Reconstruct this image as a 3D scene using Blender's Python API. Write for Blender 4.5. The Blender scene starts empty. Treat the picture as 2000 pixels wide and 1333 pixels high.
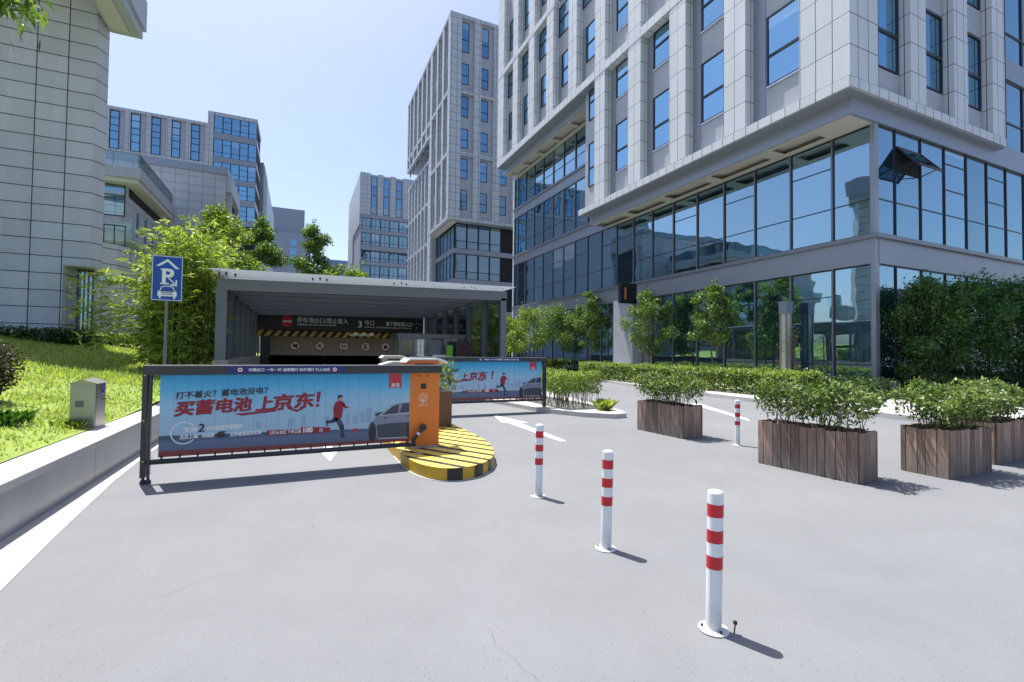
import bpy, math, random
import numpy as np
from mathutils import Vector, Matrix
C = bpy.context.scene.collection
R = math.radians
random.seed(7)
RNG = np.random.default_rng(7)

# ------------------------------------------------------------------ camera
cam_d = bpy.data.cameras.new('camera')
cam = bpy.data.objects.new('camera', cam_d)
C.objects.link(cam)
cam_d.sensor_width = 36.0
cam_d.lens = 36.0 * 922.7 / 2000.0
cam_d.clip_start = 0.05
cam_d.clip_end = 3000
_yaw, _pit, _rol = R(24.293), R(1.458), R(0.6486)
_F = Vector((math.sin(_yaw) * math.cos(_pit), math.cos(_yaw) * math.cos(_pit), math.sin(_pit)))
_R0 = Vector((math.cos(_yaw), -math.sin(_yaw), 0))
_U0 = _R0.cross(_F)
_Rt = math.cos(_rol) * _R0 + math.sin(_rol) * _U0
_Up = -math.sin(_rol) * _R0 + math.cos(_rol) * _U0
_m = Matrix((_Rt, _Up, -_F)).transposed().to_4x4()
_m.translation = Vector((0, 0, 1.5))
cam.matrix_world = _m
bpy.context.scene.camera = cam

# ------------------------------------------------------------------ sky, sun, exposure
SUN_AZ, SUN_EL = R(-20.0), R(68.5)          # azimuth from +Y towards +X
w = bpy.data.worlds.new('World')
bpy.context.scene.world = w
w.use_nodes = True
nt = w.node_tree
nt.nodes.clear()
sky = nt.nodes.new('ShaderNodeTexSky')
sky.sky_type = 'NISHITA'
sky.sun_disc = False
sky.sun_elevation = SUN_EL
sky.sun_rotation = SUN_AZ
sky.air_density = 1.0
sky.dust_density = 2.0
sky.ozone_density = 1.6
bg = nt.nodes.new('ShaderNodeBackground')
bg.inputs['Strength'].default_value = 0.118
wo = nt.nodes.new('ShaderNodeOutputWorld')
tint = nt.nodes.new('ShaderNodeMix'); tint.data_type = 'RGBA'; tint.blend_type = 'MULTIPLY'
tint.inputs[0].default_value = 1.0
tint.inputs[7].default_value = (0.965, 0.94, 0.98, 1)
nt.links.new(sky.outputs[0], tint.inputs[6])
nt.links.new(tint.outputs[2], bg.inputs[0])
nt.links.new(bg.outputs[0], wo.inputs[0])
sl = bpy.data.lights.new('sun', 'SUN')
sl.energy = 4.6
sl.angle = R(0.5)
sl.color = (1.0, 0.972, 0.93)
so = bpy.data.objects.new('sun', sl)
C.objects.link(so)
_sd = Vector((math.sin(SUN_AZ) * math.cos(SUN_EL), math.cos(SUN_AZ) * math.cos(SUN_EL), math.sin(SUN_EL)))
so.rotation_euler = _sd.to_track_quat('Z', 'Y').to_euler()
so.location = (0, 0, 60)
sc = bpy.context.scene
sc.view_settings.view_transform = 'Standard'
sc.view_settings.look = 'None'
sc.view_settings.gamma = 1.0
sc.view_settings.exposure = 0.88
sc.render.engine = 'CYCLES'
sc.cycles.use_denoising = True
sc.cycles.max_bounces = 8
sc.cycles.transparent_max_bounces = 12

# ------------------------------------------------------------------ materials
class NT:
    def __init__(s, name):
        s.m = bpy.data.materials.new(name)
        s.m.use_nodes = True
        s.t = s.m.node_tree
        s.t.nodes.clear()
        s.out = s.t.nodes.new('ShaderNodeOutputMaterial')
    def n(s, typ, **kw):
        nd = s.t.nodes.new(typ)
        ins = kw.pop('ins', {})
        for k, v in kw.items():
            setattr(nd, k, v)
        for k, v in ins.items():
            if hasattr(v, 'is_output'):
                s.t.links.new(v, nd.inputs[k])
            else:
                nd.inputs[k].default_value = v
        return nd
    def math(s, op, a, b=None, clamp=False):
        nd = s.t.nodes.new('ShaderNodeMath')
        nd.operation = op
        nd.use_clamp = clamp
        for i, v in enumerate((a, b)):
            if v is None:
                continue
            if hasattr(v, 'is_output'):
                s.t.links.new(v, nd.inputs[i])
            else:
                nd.inputs[i].default_value = v
        return nd.outputs[0]
    def mix(s, fac, a, b, typ='MIX'):
        nd = s.t.nodes.new('ShaderNodeMix')
        nd.data_type = 'RGBA'
        nd.blend_type = typ
        for i, v in ((0, fac), (6, a), (7, b)):
            if hasattr(v, 'is_output'):
                s.t.links.new(v, nd.inputs[i])
            else:
                nd.inputs[i].default_value = v if i == 0 else (*v[:3], 1)
        return nd.outputs[2]
    def link(s, a, b):
        s.t.links.new(a, b)
    def ramp(s, fac, stops, interp='LINEAR'):
        nd = s.t.nodes.new('ShaderNodeValToRGB')
        cr = nd.color_ramp
        cr.interpolation = interp
        while len(cr.elements) < len(stops):
            cr.elements.new(0.5)
        for e, (p, c) in zip(cr.elements, stops):
            e.position = p
            e.color = (*c, 1)
        s.t.links.new(fac, nd.inputs[0])
        return nd.outputs[0]
    def pos(s):
        return s.n('ShaderNodeNewGeometry').outputs['Position']
    def noise(s, scale, detail=3, rough=0.55, vec=None, dist=0.0):
        ins = {'Scale': scale, 'Detail': detail, 'Roughness': rough, 'Distortion': dist}
        ins['Vector'] = vec if vec is not None else s.pos()
        return s.n('ShaderNodeTexNoise', ins=ins).outputs['Fac']
    def bsdf(s, col, rough=0.6, metal=0.0, spec=0.5, bump=None, bump_d=0.01, bump_s=0.3):
        b = s.n('ShaderNodeBsdfPrincipled')
        for k, v in (('Base Color', col), ('Roughness', rough), ('Metallic', metal), ('Specular IOR Level', spec)):
            if hasattr(v, 'is_output'):
                s.link(v, b.inputs[k])
            elif k == 'Base Color':
                b.inputs[k].default_value = (*v, 1)
            else:
                b.inputs[k].default_value = v
        if bump is not None:
            bp = s.n('ShaderNodeBump', ins={'Strength': bump_s, 'Distance': bump_d, 'Height': bump})
            s.link(bp.outputs[0], b.inputs['Normal'])
        s.link(b.outputs[0], s.out.inputs[0])
        return b

def plain(name, col, rough=0.5, metal=0.0, spec=0.5, var=0.12, scale=6.0, bump=0.0):
    s = NT(name)
    nz = s.noise(scale, 4)
    f = s.math('MULTIPLY_ADD', nz, 2 * var)
    f.node.inputs[2].default_value = 1 - var
    c = s.mix(1.0, col, (1, 1, 1), 'MULTIPLY')
    s.link(f, c.node.inputs[7])
    rr = s.math('MULTIPLY_ADD', nz, 0.2)
    rr.node.inputs[2].default_value = max(0.02, rough - 0.1)
    s.bsdf(c, rr, metal, spec, bump=s.noise(60, 3) if bump else None, bump_s=bump)
    return s.m

def panel_mat(name, col, pu, ou, pz, oz, jw=0.014, jcol=(0.03, 0.035, 0.045), rough=0.45, var=0.07, metal=0.0, zjw=None, stain=0.12):
    """cladding panels: joints from the position on the wall, whatever way it faces"""
    s = NT(name)
    g = s.n('ShaderNodeNewGeometry')
    p = s.n('ShaderNodeSeparateXYZ', ins={0: g.outputs['Position']})
    nn = s.n('ShaderNodeSeparateXYZ', ins={0: g.outputs['True Normal']})
    ax = s.math('ABSOLUTE', nn.outputs[0])
    ay = s.math('ABSOLUTE', nn.outputs[1])
    az = s.math('ABSOLUTE', nn.outputs[2])
    u = s.math('ADD', s.math('MULTIPLY', p.outputs[0], ay), s.math('MULTIPLY', p.outputs[1], ax))
    u = s.math('ADD', u, s.math('MULTIPLY', p.outputs[1], az))
    uu = s.math('DIVIDE', s.math('SUBTRACT', u, ou), pu)
    zz = s.math('DIVIDE', s.math('SUBTRACT', p.outputs[2], oz), pz)
    fu = s.math('PINGPONG', uu, 0.5)
    fz = s.math('PINGPONG', zz, 0.5)
    ju = s.math('LESS_THAN', fu, jw / pu)
    jz = s.math('LESS_THAN', fz, (zjw or jw) / pz)
    jz = s.math('MULTIPLY', jz, s.math('LESS_THAN', az, 0.5))
    j = s.math('MAXIMUM', ju, jz)
    cell = s.n('ShaderNodeCombineXYZ', ins={0: s.math('ROUND', s.math('ADD', uu, 0.0)), 1: s.math('FLOOR', zz), 2: ax})
    cell2 = s.n('ShaderNodeCombineXYZ', ins={0: s.math('FLOOR', uu), 1: s.math('FLOOR', zz), 2: ax})
    wn = s.n('ShaderNodeTexWhiteNoise', ins={0: cell2.outputs[0]})
    v = s.math('MULTIPLY_ADD', wn.outputs[0], 2 * var)
    v.node.inputs[2].default_value = 1 - var
    # streaky weathering down the wall
    sv = s.n('ShaderNodeVectorMath', operation='MULTIPLY', ins={0: g.outputs['Position'], 1: (1.0, 1.0, 0.12)})
    st = s.noise(1.7, 5, 0.6, sv.outputs[0])
    st = s.math('MULTIPLY_ADD', st, 2 * stain)
    st.node.inputs[2].default_value = 1 - stain
    v = s.math('MULTIPLY', v, st)
    c = s.mix(1.0, col, (1, 1, 1), 'MULTIPLY')
    s.link(v, c.node.inputs[7])
    c2 = s.mix(j, c, jcol)
    s.bsdf(c2, rough, metal, 0.4, bump=s.math('SUBTRACT', 1.0, j), bump_d=0.02, bump_s=0.4)
    return s.m

def glass_mat(name, tint, dark, refl=0.55, wav=0.012, scale=0.6, blind=0.25):
    """mirror-like office glazing; each pane a little out of true, some rooms with a lowered blind"""
    s = NT(name)
    g = s.n('ShaderNodeBsdfGlossy', ins={'Roughness': 0.012})
    rnd = s.n('ShaderNodeObjectInfo').outputs['Random']
    sh = s.n('ShaderNodeVectorMath', operation='MULTIPLY_ADD', ins={0: rnd, 1: (91.0, 57.0, 73.0), 2: s.pos()})
    nz = s.noise(scale, 2, 0.4, sh.outputs[0])
    bp = s.n('ShaderNodeBump', ins={'Strength': 0.5, 'Distance': wav, 'Height': nz})
    s.link(bp.outputs[0], g.inputs['Normal'])
    v = s.n('ShaderNodeTexWhiteNoise', noise_dimensions='1D', ins={'W': rnd})
    vv = s.math('MULTIPLY_ADD', v.outputs[0], 0.22); vv.node.inputs[2].default_value = 0.86
    tc_ = s.mix(1.0, tint, (1, 1, 1), 'MULTIPLY'); s.link(vv, tc_.node.inputs[7])
    s.link(tc_, g.inputs[0])
    d = s.n('ShaderNodeBsdfDiffuse')
    room = s.ramp(rnd, [(0, tuple(0.5 * q for q in dark)), (1, tuple(2.2 * q for q in dark))])
    gz = s.n('ShaderNodeSeparateXYZ', ins={0: s.n('ShaderNodeTexCoord').outputs['Generated']}).outputs[2]
    lvl = s.math('FRACT', s.math('MULTIPLY', rnd, 17.31))
    has = s.math('LESS_THAN', s.math('FRACT', s.math('MULTIPLY', rnd, 41.7)), blind)
    bl = s.math('MULTIPLY', has, s.math('GREATER_THAN', gz, s.math('MULTIPLY_ADD', lvl, 0.7)))
    col = s.mix(bl, room, (0.3, 0.31, 0.32))
    s.link(col, d.inputs[0])
    fr = s.n('ShaderNodeFresnel', ins={'IOR': 1.7})
    f = s.math('MULTIPLY_ADD', fr.outputs[0], 1 - refl, clamp=True)
    f.node.inputs[2].default_value = refl
    mx = s.n('ShaderNodeMixShader', ins={0: f, 1: d.outputs[0], 2: g.outputs[0]})
    s.link(mx.outputs[0], s.out.inputs[0])
    return s.m

def clear_glass(name, tint=(0.75, 0.88, 0.85), amount=0.72):
    s = NT(name)
    t = s.n('ShaderNodeBsdfTransparent')
    t.inputs[0].default_value = (*tint, 1)
    g = s.n('ShaderNodeBsdfGlossy', ins={'Roughness': 0.02})
    g.inputs[0].default_value = (0.8, 0.9, 0.9, 1)
    fr = s.n('ShaderNodeFresnel', ins={'IOR': 1.5})
    f = s.math('MULTIPLY_ADD', fr.outputs[0], amount, clamp=True)
    f.node.inputs[2].default_value = 1 - amount - 0.1
    mx = s.n('ShaderNodeMixShader', ins={0: f, 1: t.outputs[0], 2: g.outputs[0]})
    s.link(mx.outputs[0], s.out.inputs[0])
    return s.m

def leaf_mat(name, c0, c1, c2, trans=0.35, rough=0.45):
    s = NT(name)
    rnd = s.n('ShaderNodeNewGeometry').outputs['Random Per Island']
    nz = s.noise(1.6, 3)
    f = s.math('MULTIPLY_ADD', nz, 0.7)
    f.node.inputs[2].default_value = -0.35
    f = s.math('ADD', rnd, f, clamp=True)
    col = s.ramp(f, [(0.0, c0), (0.55, c1), (1.0, c2)])
    b = s.n('ShaderNodeBsdfPrincipled', ins={'Base Color': col, 'Roughness': rough, 'Specular IOR Level': 0.45})
    t = s.n('ShaderNodeBsdfTranslucent')
    tc = s.mix(1.0, col, (1.35, 1.45, 0.6), 'MULTIPLY')
    s.link(tc, t.inputs[0])
    mx = s.n('ShaderNodeMixShader', ins={0: trans, 1: b.outputs[0], 2: t.outputs[0]})
    s.link(mx.outputs[0], s.out.inputs[0])
    return s.m

def asphalt_mat():
    s = NT('asphalt')
    p = s.pos()
    big = s.noise(0.22, 4, 0.6, p)
    mid = s.noise(1.4, 5, 0.65, p, 0.4)
    fine = s.noise(140, 2, 0.7, p)
    c = s.ramp(big, [(0.3, (0.17, 0.176, 0.182)), (0.7, (0.195, 0.2, 0.204))])
    v = s.math('MULTIPLY_ADD', mid, 0.24)
    v.node.inputs[2].default_value = 0.88
    c = s.mix(1.0, c, (1, 1, 1), 'MULTIPLY'); s.link(v, c.node.inputs[7])
    v2 = s.math('MULTIPLY_ADD', fine, 0.7)
    v2.node.inputs[2].default_value = 0.65
    c3 = s.mix(1.0, c, (1, 1, 1), 'MULTIPLY'); s.link(v2, c3.node.inputs[7])
    # hairline cracks
    wv = s.noise(0.9, 4, 0.6, p)
    wp = s.n('ShaderNodeVectorMath', operation='MULTIPLY_ADD', ins={0: wv, 1: (0.9, 0.9, 0.0), 2: p})
    vo = s.n('ShaderNodeTexVoronoi', feature='DISTANCE_TO_EDGE', ins={'Scale': 0.16, 'Vector': wp.outputs[0]})
    cr = s.math('LESS_THAN', vo.outputs['Distance'], 0.0007)
    cr = s.math('MULTIPLY', cr, s.math('GREATER_THAN', s.noise(0.55, 2, 0.5, p), 0.5))
    cr = s.math('MULTIPLY', cr, 0.2)
    c4 = s.mix(cr, c3, (0.05, 0.05, 0.055))
    # small oil spots and scuffs
    sp = s.n('ShaderNodeTexVoronoi', ins={'Scale': 0.75, 'Vector': p})
    spm = s.math('LESS_THAN', sp.outputs['Distance'], s.math('MULTIPLY', s.n('ShaderNodeSeparateColor', ins={0: sp.outputs['Color']}).outputs[0], 0.045))
    c5 = s.mix(s.math('MULTIPLY', spm, 0.0), c4, (0.05, 0.05, 0.055))
    # pale dusty wheel scuffs
    sv = s.n('ShaderNodeVectorMath', operation='MULTIPLY', ins={0: p, 1: (2.2, 0.35, 1.0)})
    sm = s.noise(1.1, 5, 0.7, sv.outputs[0])
    smf = s.math('MULTIPLY', s.math('SUBTRACT', sm, 0.56, True), 2.2, True)
    c6 = s.mix(s.math('MULTIPLY', smf, 0.4), c5, (0.25, 0.25, 0.255))
    gr = s.n('ShaderNodeTexVoronoi', ins={'Scale': 55.0, 'Vector': p})
    gs = s.n('ShaderNodeSeparateColor', ins={0: gr.outputs['Color']})
    gf = s.math('MULTIPLY', s.math('LESS_THAN', gr.outputs['Distance'], 0.28), s.math('GREATER_THAN', gs.outputs[0], 0.94))
    c6 = s.mix(s.math('MULTIPLY', gf, 0.35), c6, (0.06, 0.06, 0.065))
    gf2 = s.math('MULTIPLY', s.math('LESS_THAN', gr.outputs['Distance'], 0.25), s.math('LESS_THAN', gs.outputs[1], 0.06))
    c6 = s.mix(s.math('MULTIPLY', gf2, 0.2), c6, (0.3, 0.3, 0.3))
    s.bsdf(c6, 0.85, 0, 0.25, bump=fine, bump_d=0.004, bump_s=0.5)
    return s.m

def concrete_mat(name, col, var=0.1, joint=None):
    s = NT(name)
    p = s.pos()
    a = s.noise(0.9, 5, 0.65, p, 0.5)
    b = s.noise(45, 3, 0.6, p)
    v = s.math('MULTIPLY_ADD', a, 4 * var); v.node.inputs[2].default_value = 1 - 2 * var
    v2 = s.math('MULTIPLY_ADD', b, 0.3); v2.node.inputs[2].default_value = 0.85
    c = s.mix(1.0, col, (1, 1, 1), 'MULTIPLY'); s.link(s.math('MULTIPLY', v, v2), c.node.inputs[7])
    if joint:
        sp = s.n('ShaderNodeSeparateXYZ', ins={0: p})
        j = s.math('LESS_THAN', s.math('PINGPONG', s.math('DIVIDE', sp.outputs[1], joint), 0.5), 0.005 / joint)
        c = s.mix(j, c, tuple(q * 0.35 for q in col))
    s.bsdf(c, 0.85, 0, 0.3, bump=b, bump_d=0.004, bump_s=0.3)
    return s.m

def wood_mat():
    s = NT('weathered_wood')
    p = s.pos()
    oi = s.n('ShaderNodeNewGeometry').outputs['Random Per Island']
    sv = s.n('ShaderNodeVectorMath', operation='MULTIPLY', ins={0: p, 1: (14, 14, 1.1)})
    off = s.n('ShaderNodeCombineXYZ', ins={0: s.math('MULTIPLY', oi, 37.0), 1: 0.0, 2: s.math('MULTIPLY', oi, 11.0)})
    vv = s.n('ShaderNodeVectorMath', operation='ADD', ins={0: sv.outputs[0], 1: off.outputs[0]})
    g = s.noise(2.2, 6, 0.7, vv.outputs[0], 0.6)
    c = s.ramp(g, [(0.25, (0.09, 0.06, 0.047)), (0.5, (0.25, 0.165, 0.125)), (0.78, (0.4, 0.3, 0.235))])
    v = s.math('MULTIPLY_ADD', oi, 0.95); v.node.inputs[2].default_value = 0.55
    c2 = s.mix(1.0, c, (1, 1, 1), 'MULTIPLY'); s.link(v, c2.node.inputs[7])
    # the foot of each board has greyed
    sp = s.n('ShaderNodeSeparateXYZ', ins={0: p})
    gz = s.math('ADD', sp.outputs[2], s.math('MULTIPLY', s.noise(4, 3, 0.6, p), 0.35))
    gf = s.math('SUBTRACT', 1.0, s.math('MULTIPLY', s.math('SUBTRACT', gz, 0.2), 2.6, True), True)
    c3 = s.mix(s.math('MULTIPLY', gf, 0.7), c2, (0.17, 0.155, 0.145))
    s.bsdf(c3, 0.8, 0, 0.25, bump=g, bump_d=0.01, bump_s=0.5)
    return s.m

def ad_mat():
    """the printed sheet: a blue sky above a grey-blue road with a red line along the foot"""
    s = NT('printed_sheet')
    tc = s.n('ShaderNodeTexCoord')
    sp = s.n('ShaderNodeSeparateXYZ', ins={0: tc.outputs['Generated']})
    x, z = sp.outputs[0], sp.outputs[2]
    nz = s.noise(2.2, 4, 0.55, tc.outputs['Generated'], 0.3)
    zz = s.math('ADD', z, s.math('MULTIPLY', s.math('SUBTRACT', nz, 0.5), 0.22))
    skyc = s.ramp(zz, [(0.28, (0.36, 0.5, 0.62)), (0.6, (0.28, 0.5, 0.66)), (0.82, (0.08, 0.4, 0.64)), (1.0, (0.01, 0.27, 0.52))])
    road = s.ramp(z, [(0.07, (0.1, 0.13, 0.2)), (0.16, (0.11, 0.15, 0.25)), (0.235, (0.02, 0.08, 0.12)), (0.26, (0.06, 0.16, 0.24))])
    hz = s.math('MULTIPLY_ADD', x, -0.06); hz.node.inputs[2].default_value = 0.262
    c = s.mix(s.math('LESS_THAN', z, hz), skyc, road)
    rl = s.math('MULTIPLY_ADD', x, -0.03); rl.node.inputs[2].default_value = 0.072
    c = s.mix(s.math('LESS_THAN', z, rl), c, (0.2, 0.025, 0.03))
    # hanging slats: soft vertical creases
    cx = s.math('PINGPONG', s.math('MULTIPLY', x, 21.0), 0.5)
    cm = s.math('LESS_THAN', cx, 0.025)
    c = s.mix(s.math('MULTIPLY', cm, 0.3), c, (0.03, 0.1, 0.18))
    s.bsdf(c, 0.35, 0, 0.5, bump=s.math('SUBTRACT', cx, s.math('MULTIPLY', nz, 0.15)), bump_d=0.006, bump_s=0.35)
    return s.m

def stripe_mat(name, ca, cb, ang, period, duty=0.5, axis='xy', rough=0.55):
    s = NT(name)
    sp = s.n('ShaderNodeSeparateXYZ', ins={0: s.pos()})
    a, b = (sp.outputs[0], sp.outputs[1]) if axis == 'xy' else (sp.outputs[0], sp.outputs[2])
    t = s.math('ADD', s.math('MULTIPLY', a, math.cos(ang)), s.math('MULTIPLY', b, math.sin(ang)))
    f = s.math('FRACT', s.math('DIVIDE', t, period))
    f = s.math('LESS_THAN', f, duty)
    nz = s.noise(5, 5, 0.7)
    wear = s.math('MULTIPLY', s.math('SUBTRACT', nz, 0.5, True), 1.2, True)
    c = s.mix(f, cb, ca)
    c = s.mix(wear, c, (0.3, 0.26, 0.17))
    s.bsdf(c, rough, 0, 0.4, bump=s.noise(70, 3), bump_d=0.003)
    return s.m

M = {}
M['asphalt'] = asphalt_mat()
M['concrete'] = concrete_mat('pale_concrete', (0.43, 0.42, 0.4), 0.1)
M['gutter'] = concrete_mat('gutter_concrete', (0.42, 0.41, 0.39), 0.12, joint=2.4)
M['kerb'] = concrete_mat('kerb_stone', (0.46, 0.45, 0.42), 0.1, joint=1.0)
M['granite'] = panel_mat('granite_cladding', (0.27, 0.275, 0.29), 2.15, 0.35, 3.0, -1.4, jw=0.006, var=0.05, rough=0.28, stain=0.3)
M['ramp_wall'] = concrete_mat('ramp_concrete', (0.33, 0.315, 0.28), 0.12)
M['panel_a'] = panel_mat('pale_stone_panels', (0.56, 0.585, 0.6), 0.6, 9.935, 1.127, 11.29, jw=0.015, var=0.05, stain=0.1)
M['panel_pier'] = panel_mat('pale_pier_panels', (0.58, 0.605, 0.62), 0.57, 14.15, 1.127, 11.29, jw=0.014, var=0.05, stain=0.1)
M['spandrel'] = plain('spandrel_panel', (0.36, 0.38, 0.42), 0.4, var=0.13, scale=1.2)
M['band'] = plain('grey_metal_band', (0.27, 0.295, 0.34), 0.35, 0.35, var=0.06, scale=1.5)
M['soffit'] = plain('cream_soffit', (0.5, 0.48, 0.42), 0.6, var=0.05)
M['frame'] = plain('dark_window_frame', (0.025, 0.03, 0.042), 0.35, 0.2, var=0.1)
M['mullion'] = plain('grey_mullion', (0.2, 0.215, 0.25), 0.35, 0.4, var=0.08)
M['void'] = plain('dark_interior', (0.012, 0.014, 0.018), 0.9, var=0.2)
M['glass'] = glass_mat('blue_office_glass', (0.4, 0.69, 0.9), (0.012, 0.035, 0.06), 0.6, 0.012, 0.6, 0.3)
M['glass_low'] = glass_mat('dark_curtain_glass', (0.5, 0.73, 0.86), (0.01, 0.022, 0.032), 0.56, 0.02, 0.5, 0.14)
M['glass_far'] = glass_mat('far_office_glass', (0.36, 0.63, 0.86), (0.03, 0.06, 0.1), 0.5, 0.02, 0.5, 0.35)
M['rail_glass'] = clear_glass('greenish_railing_glass', (0.8, 0.9, 0.89), 0.82)
M['booth_glass'] = clear_glass('booth_glass', (0.93, 0.95, 0.95), 0.88)
M['left_panel'] = panel_mat('taupe_stone_panels', (0.5, 0.51, 0.545), 1.02, -8.2, 0.715, 0.35, jw=0.018, var=0.07, rough=0.5, stain=0.14)
M['block_panel'] = panel_mat('grey_block_panels', (0.42, 0.43, 0.47), 1.12, -8.0, 0.84, 0.2, jw=0.013, var=0.05, rough=0.4)
M['far_panel'] = panel_mat('far_pale_panels', (0.46, 0.495, 0.52), 0.9, 0.0, 1.2, 0.0, jw=0.03, var=0.04, jcol=(0.12, 0.13, 0.15))
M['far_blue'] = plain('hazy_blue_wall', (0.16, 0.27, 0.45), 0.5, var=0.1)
M['steel'] = plain('grey_steel', (0.14, 0.15, 0.175), 0.4, 0.35, var=0.08)
M['steel_dark'] = plain('charcoal_steel', (0.035, 0.038, 0.046), 0.38, 0.3, var=0.12)
M['barrier_frame'] = plain('anthracite_aluminium', (0.045, 0.048, 0.056), 0.34, 0.45, var=0.1)
M['chrome'] = plain('pale_metal', (0.6, 0.6, 0.62), 0.25, 0.9, var=0.05)
def grimy(name, col, rough):
    s = NT(name)
    p = s.pos()
    z = s.n('ShaderNodeSeparateXYZ', ins={0: p}).outputs[2]
    low = s.math('SUBTRACT', 1.0, s.math('MULTIPLY', z, 5.0), True)
    sv = s.n('ShaderNodeVectorMath', operation='MULTIPLY', ins={0: p, 1: (28, 28, 5)})
    nz = s.noise(1.0, 5, 0.65, sv.outputs[0], 0.6)
    nz2 = s.noise(9.0, 4, 0.6, p)
    f = s.math('ADD', s.math('MULTIPLY', s.math('SUBTRACT', nz, 0.56, True), 2.2), s.math('MULTIPLY', s.math('MULTIPLY', low, nz2), 0.7), True)
    s.bsdf(s.mix(f, col, (0.3, 0.28, 0.25)), rough, 0, 0.5)
    return s.m
M['white'] = grimy('white_paint', (0.74, 0.75, 0.76), 0.4)
M['road_white'] = concrete_mat('road_paint', (0.72, 0.72, 0.72), 0.05)
M['red'] = plain('red_reflective_band', (0.52, 0.014, 0.03), 0.38, var=0.22, scale=22)
M['sign_red'] = plain('sign_red', (0.5, 0.012, 0.035), 0.4, var=0.05)
M['sign_white'] = plain('sign_white', (0.75, 0.76, 0.77), 0.4, var=0.03)
M['sign_black'] = plain('sign_black', (0.008, 0.009, 0.011), 0.35, var=0.1)
M['sign_blue'] = plain('sign_blue', (0.006, 0.065, 0.34), 0.35, var=0.06)
M['strip_blue'] = plain('strip_blue', (0.006, 0.02, 0.15), 0.4, var=0.05)
M['orange'] = plain('orange_enamel', (0.72, 0.19, 0.02), 0.36, var=0.06, scale=2)
M['orange_num'] = plain('orange_numeral', (0.75, 0.2, 0.06), 0.4, var=0.03)
M['lid_white'] = plain('white_lid', (0.7, 0.69, 0.66), 0.35, var=0.06)
M['ad'] = ad_mat()
M['ad_maroon'] = plain('print_maroon', (0.27, 0.008, 0.025), 0.4, var=0.04)
M['ad_navy'] = plain('print_navy', (0.03, 0.012, 0.03), 0.4, var=0.04)
M['ad_pale'] = plain('print_pale', (0.62, 0.6, 0.64), 0.4, var=0.04)
M['ad_red'] = plain('print_red', (0.45, 0.03, 0.05), 0.4, var=0.04)
M['car_grey'] = plain('print_car_grey', (0.2, 0.235, 0.31), 0.4, var=0.12, scale=3)
M['car_dark'] = plain('print_car_dark', (0.04, 0.052, 0.085), 0.4, var=0.15, scale=3)
M['car_light'] = plain('print_car_light', (0.42, 0.46, 0.54), 0.4, var=0.08)
M['car_black'] = plain('print_black', (0.012, 0.015, 0.022), 0.4, var=0.1)
M['skin'] = plain('print_skin', (0.42, 0.25, 0.2), 0.45, var=0.05)
M['hazard'] = stripe_mat('hazard_stripes', (0.62, 0.42, 0.07), (0.01, 0.01, 0.01), R(-38), 0.34, 0.5, 'xz')
M['island_top'] = stripe_mat('island_stripes', (0.8, 0.56, 0.1), (0.012, 0.012, 0.013), R(32.2), 0.245, 0.63)
M['island_yellow'] = plain('island_yellow', (0.5, 0.3, 0.01), 0.5, var=0.18, scale=3)
M['wood'] = wood_mat()
M['soil'] = plain('dark_soil', (0.04, 0.03, 0.022), 0.95, var=0.3, bump=0.6)
M['galv'] = plain('galvanised_sheet', (0.36, 0.355, 0.34), 0.32, 0.65, var=0.1, scale=2)
M['pole'] = plain('pole_grey', (0.17, 0.165, 0.14), 0.5, 0.3, var=0.15)
M['lamp_panel'] = plain('cream_diffuser', (0.62, 0.56, 0.4), 0.4, var=0.04)
M['bark'] = plain('bark', (0.12, 0.095, 0.07), 0.9, var=0.3, scale=20, bump=0.6)
M['culm'] = plain('bamboo_culm', (0.14, 0.17, 0.045), 0.5, var=0.2)
M['lawn'] = plain('lawn_ground', (0.2, 0.27, 0.045), 0.95, var=0.3, scale=2.5, bump=0.5)
M['grass'] = leaf_mat('grass_blades', (0.18, 0.25, 0.05), (0.3, 0.37, 0.085), (0.46, 0.5, 0.19), 0.4, 0.5)
M['bamboo'] = leaf_mat('bamboo_leaves', (0.06, 0.13, 0.015), (0.25, 0.34, 0.04), (0.52, 0.55, 0.17), 0.45)
M['tree_leaf'] = leaf_mat('tree_leaves', (0.028, 0.07, 0.016), (0.085, 0.16, 0.03), (0.22, 0.31, 0.08), 0.38)
M['tree_light'] = leaf_mat('light_tree_leaves', (0.05, 0.11, 0.014), (0.15, 0.235, 0.03), (0.32, 0.4, 0.09), 0.4)
M['hedge'] = leaf_mat('hedge_leaves', (0.05, 0.11, 0.015), (0.18, 0.27, 0.035), (0.42, 0.48, 0.13), 0.34)
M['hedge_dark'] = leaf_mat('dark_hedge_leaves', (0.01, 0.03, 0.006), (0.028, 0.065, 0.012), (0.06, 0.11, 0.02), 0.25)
M['planter_leaf'] = leaf_mat('planter_leaves', (0.03, 0.07, 0.015), (0.11, 0.18, 0.04), (0.36, 0.42, 0.17), 0.34, 0.42)
M['bush_brown'] = leaf_mat('bronze_shrub_leaves', (0.02, 0.018, 0.012), (0.06, 0.05, 0.03), (0.13, 0.11, 0.06), 0.2)
M['bush_shade'] = leaf_mat('deep_green_leaves', (0.02, 0.065, 0.014), (0.045, 0.125, 0.024), (0.1, 0.2, 0.045), 0.35)
M['lime'] = plain('lime_green_panel', (0.2, 0.5, 0.02), 0.5, var=0.05)
M['fascia_glass'] = None
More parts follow.
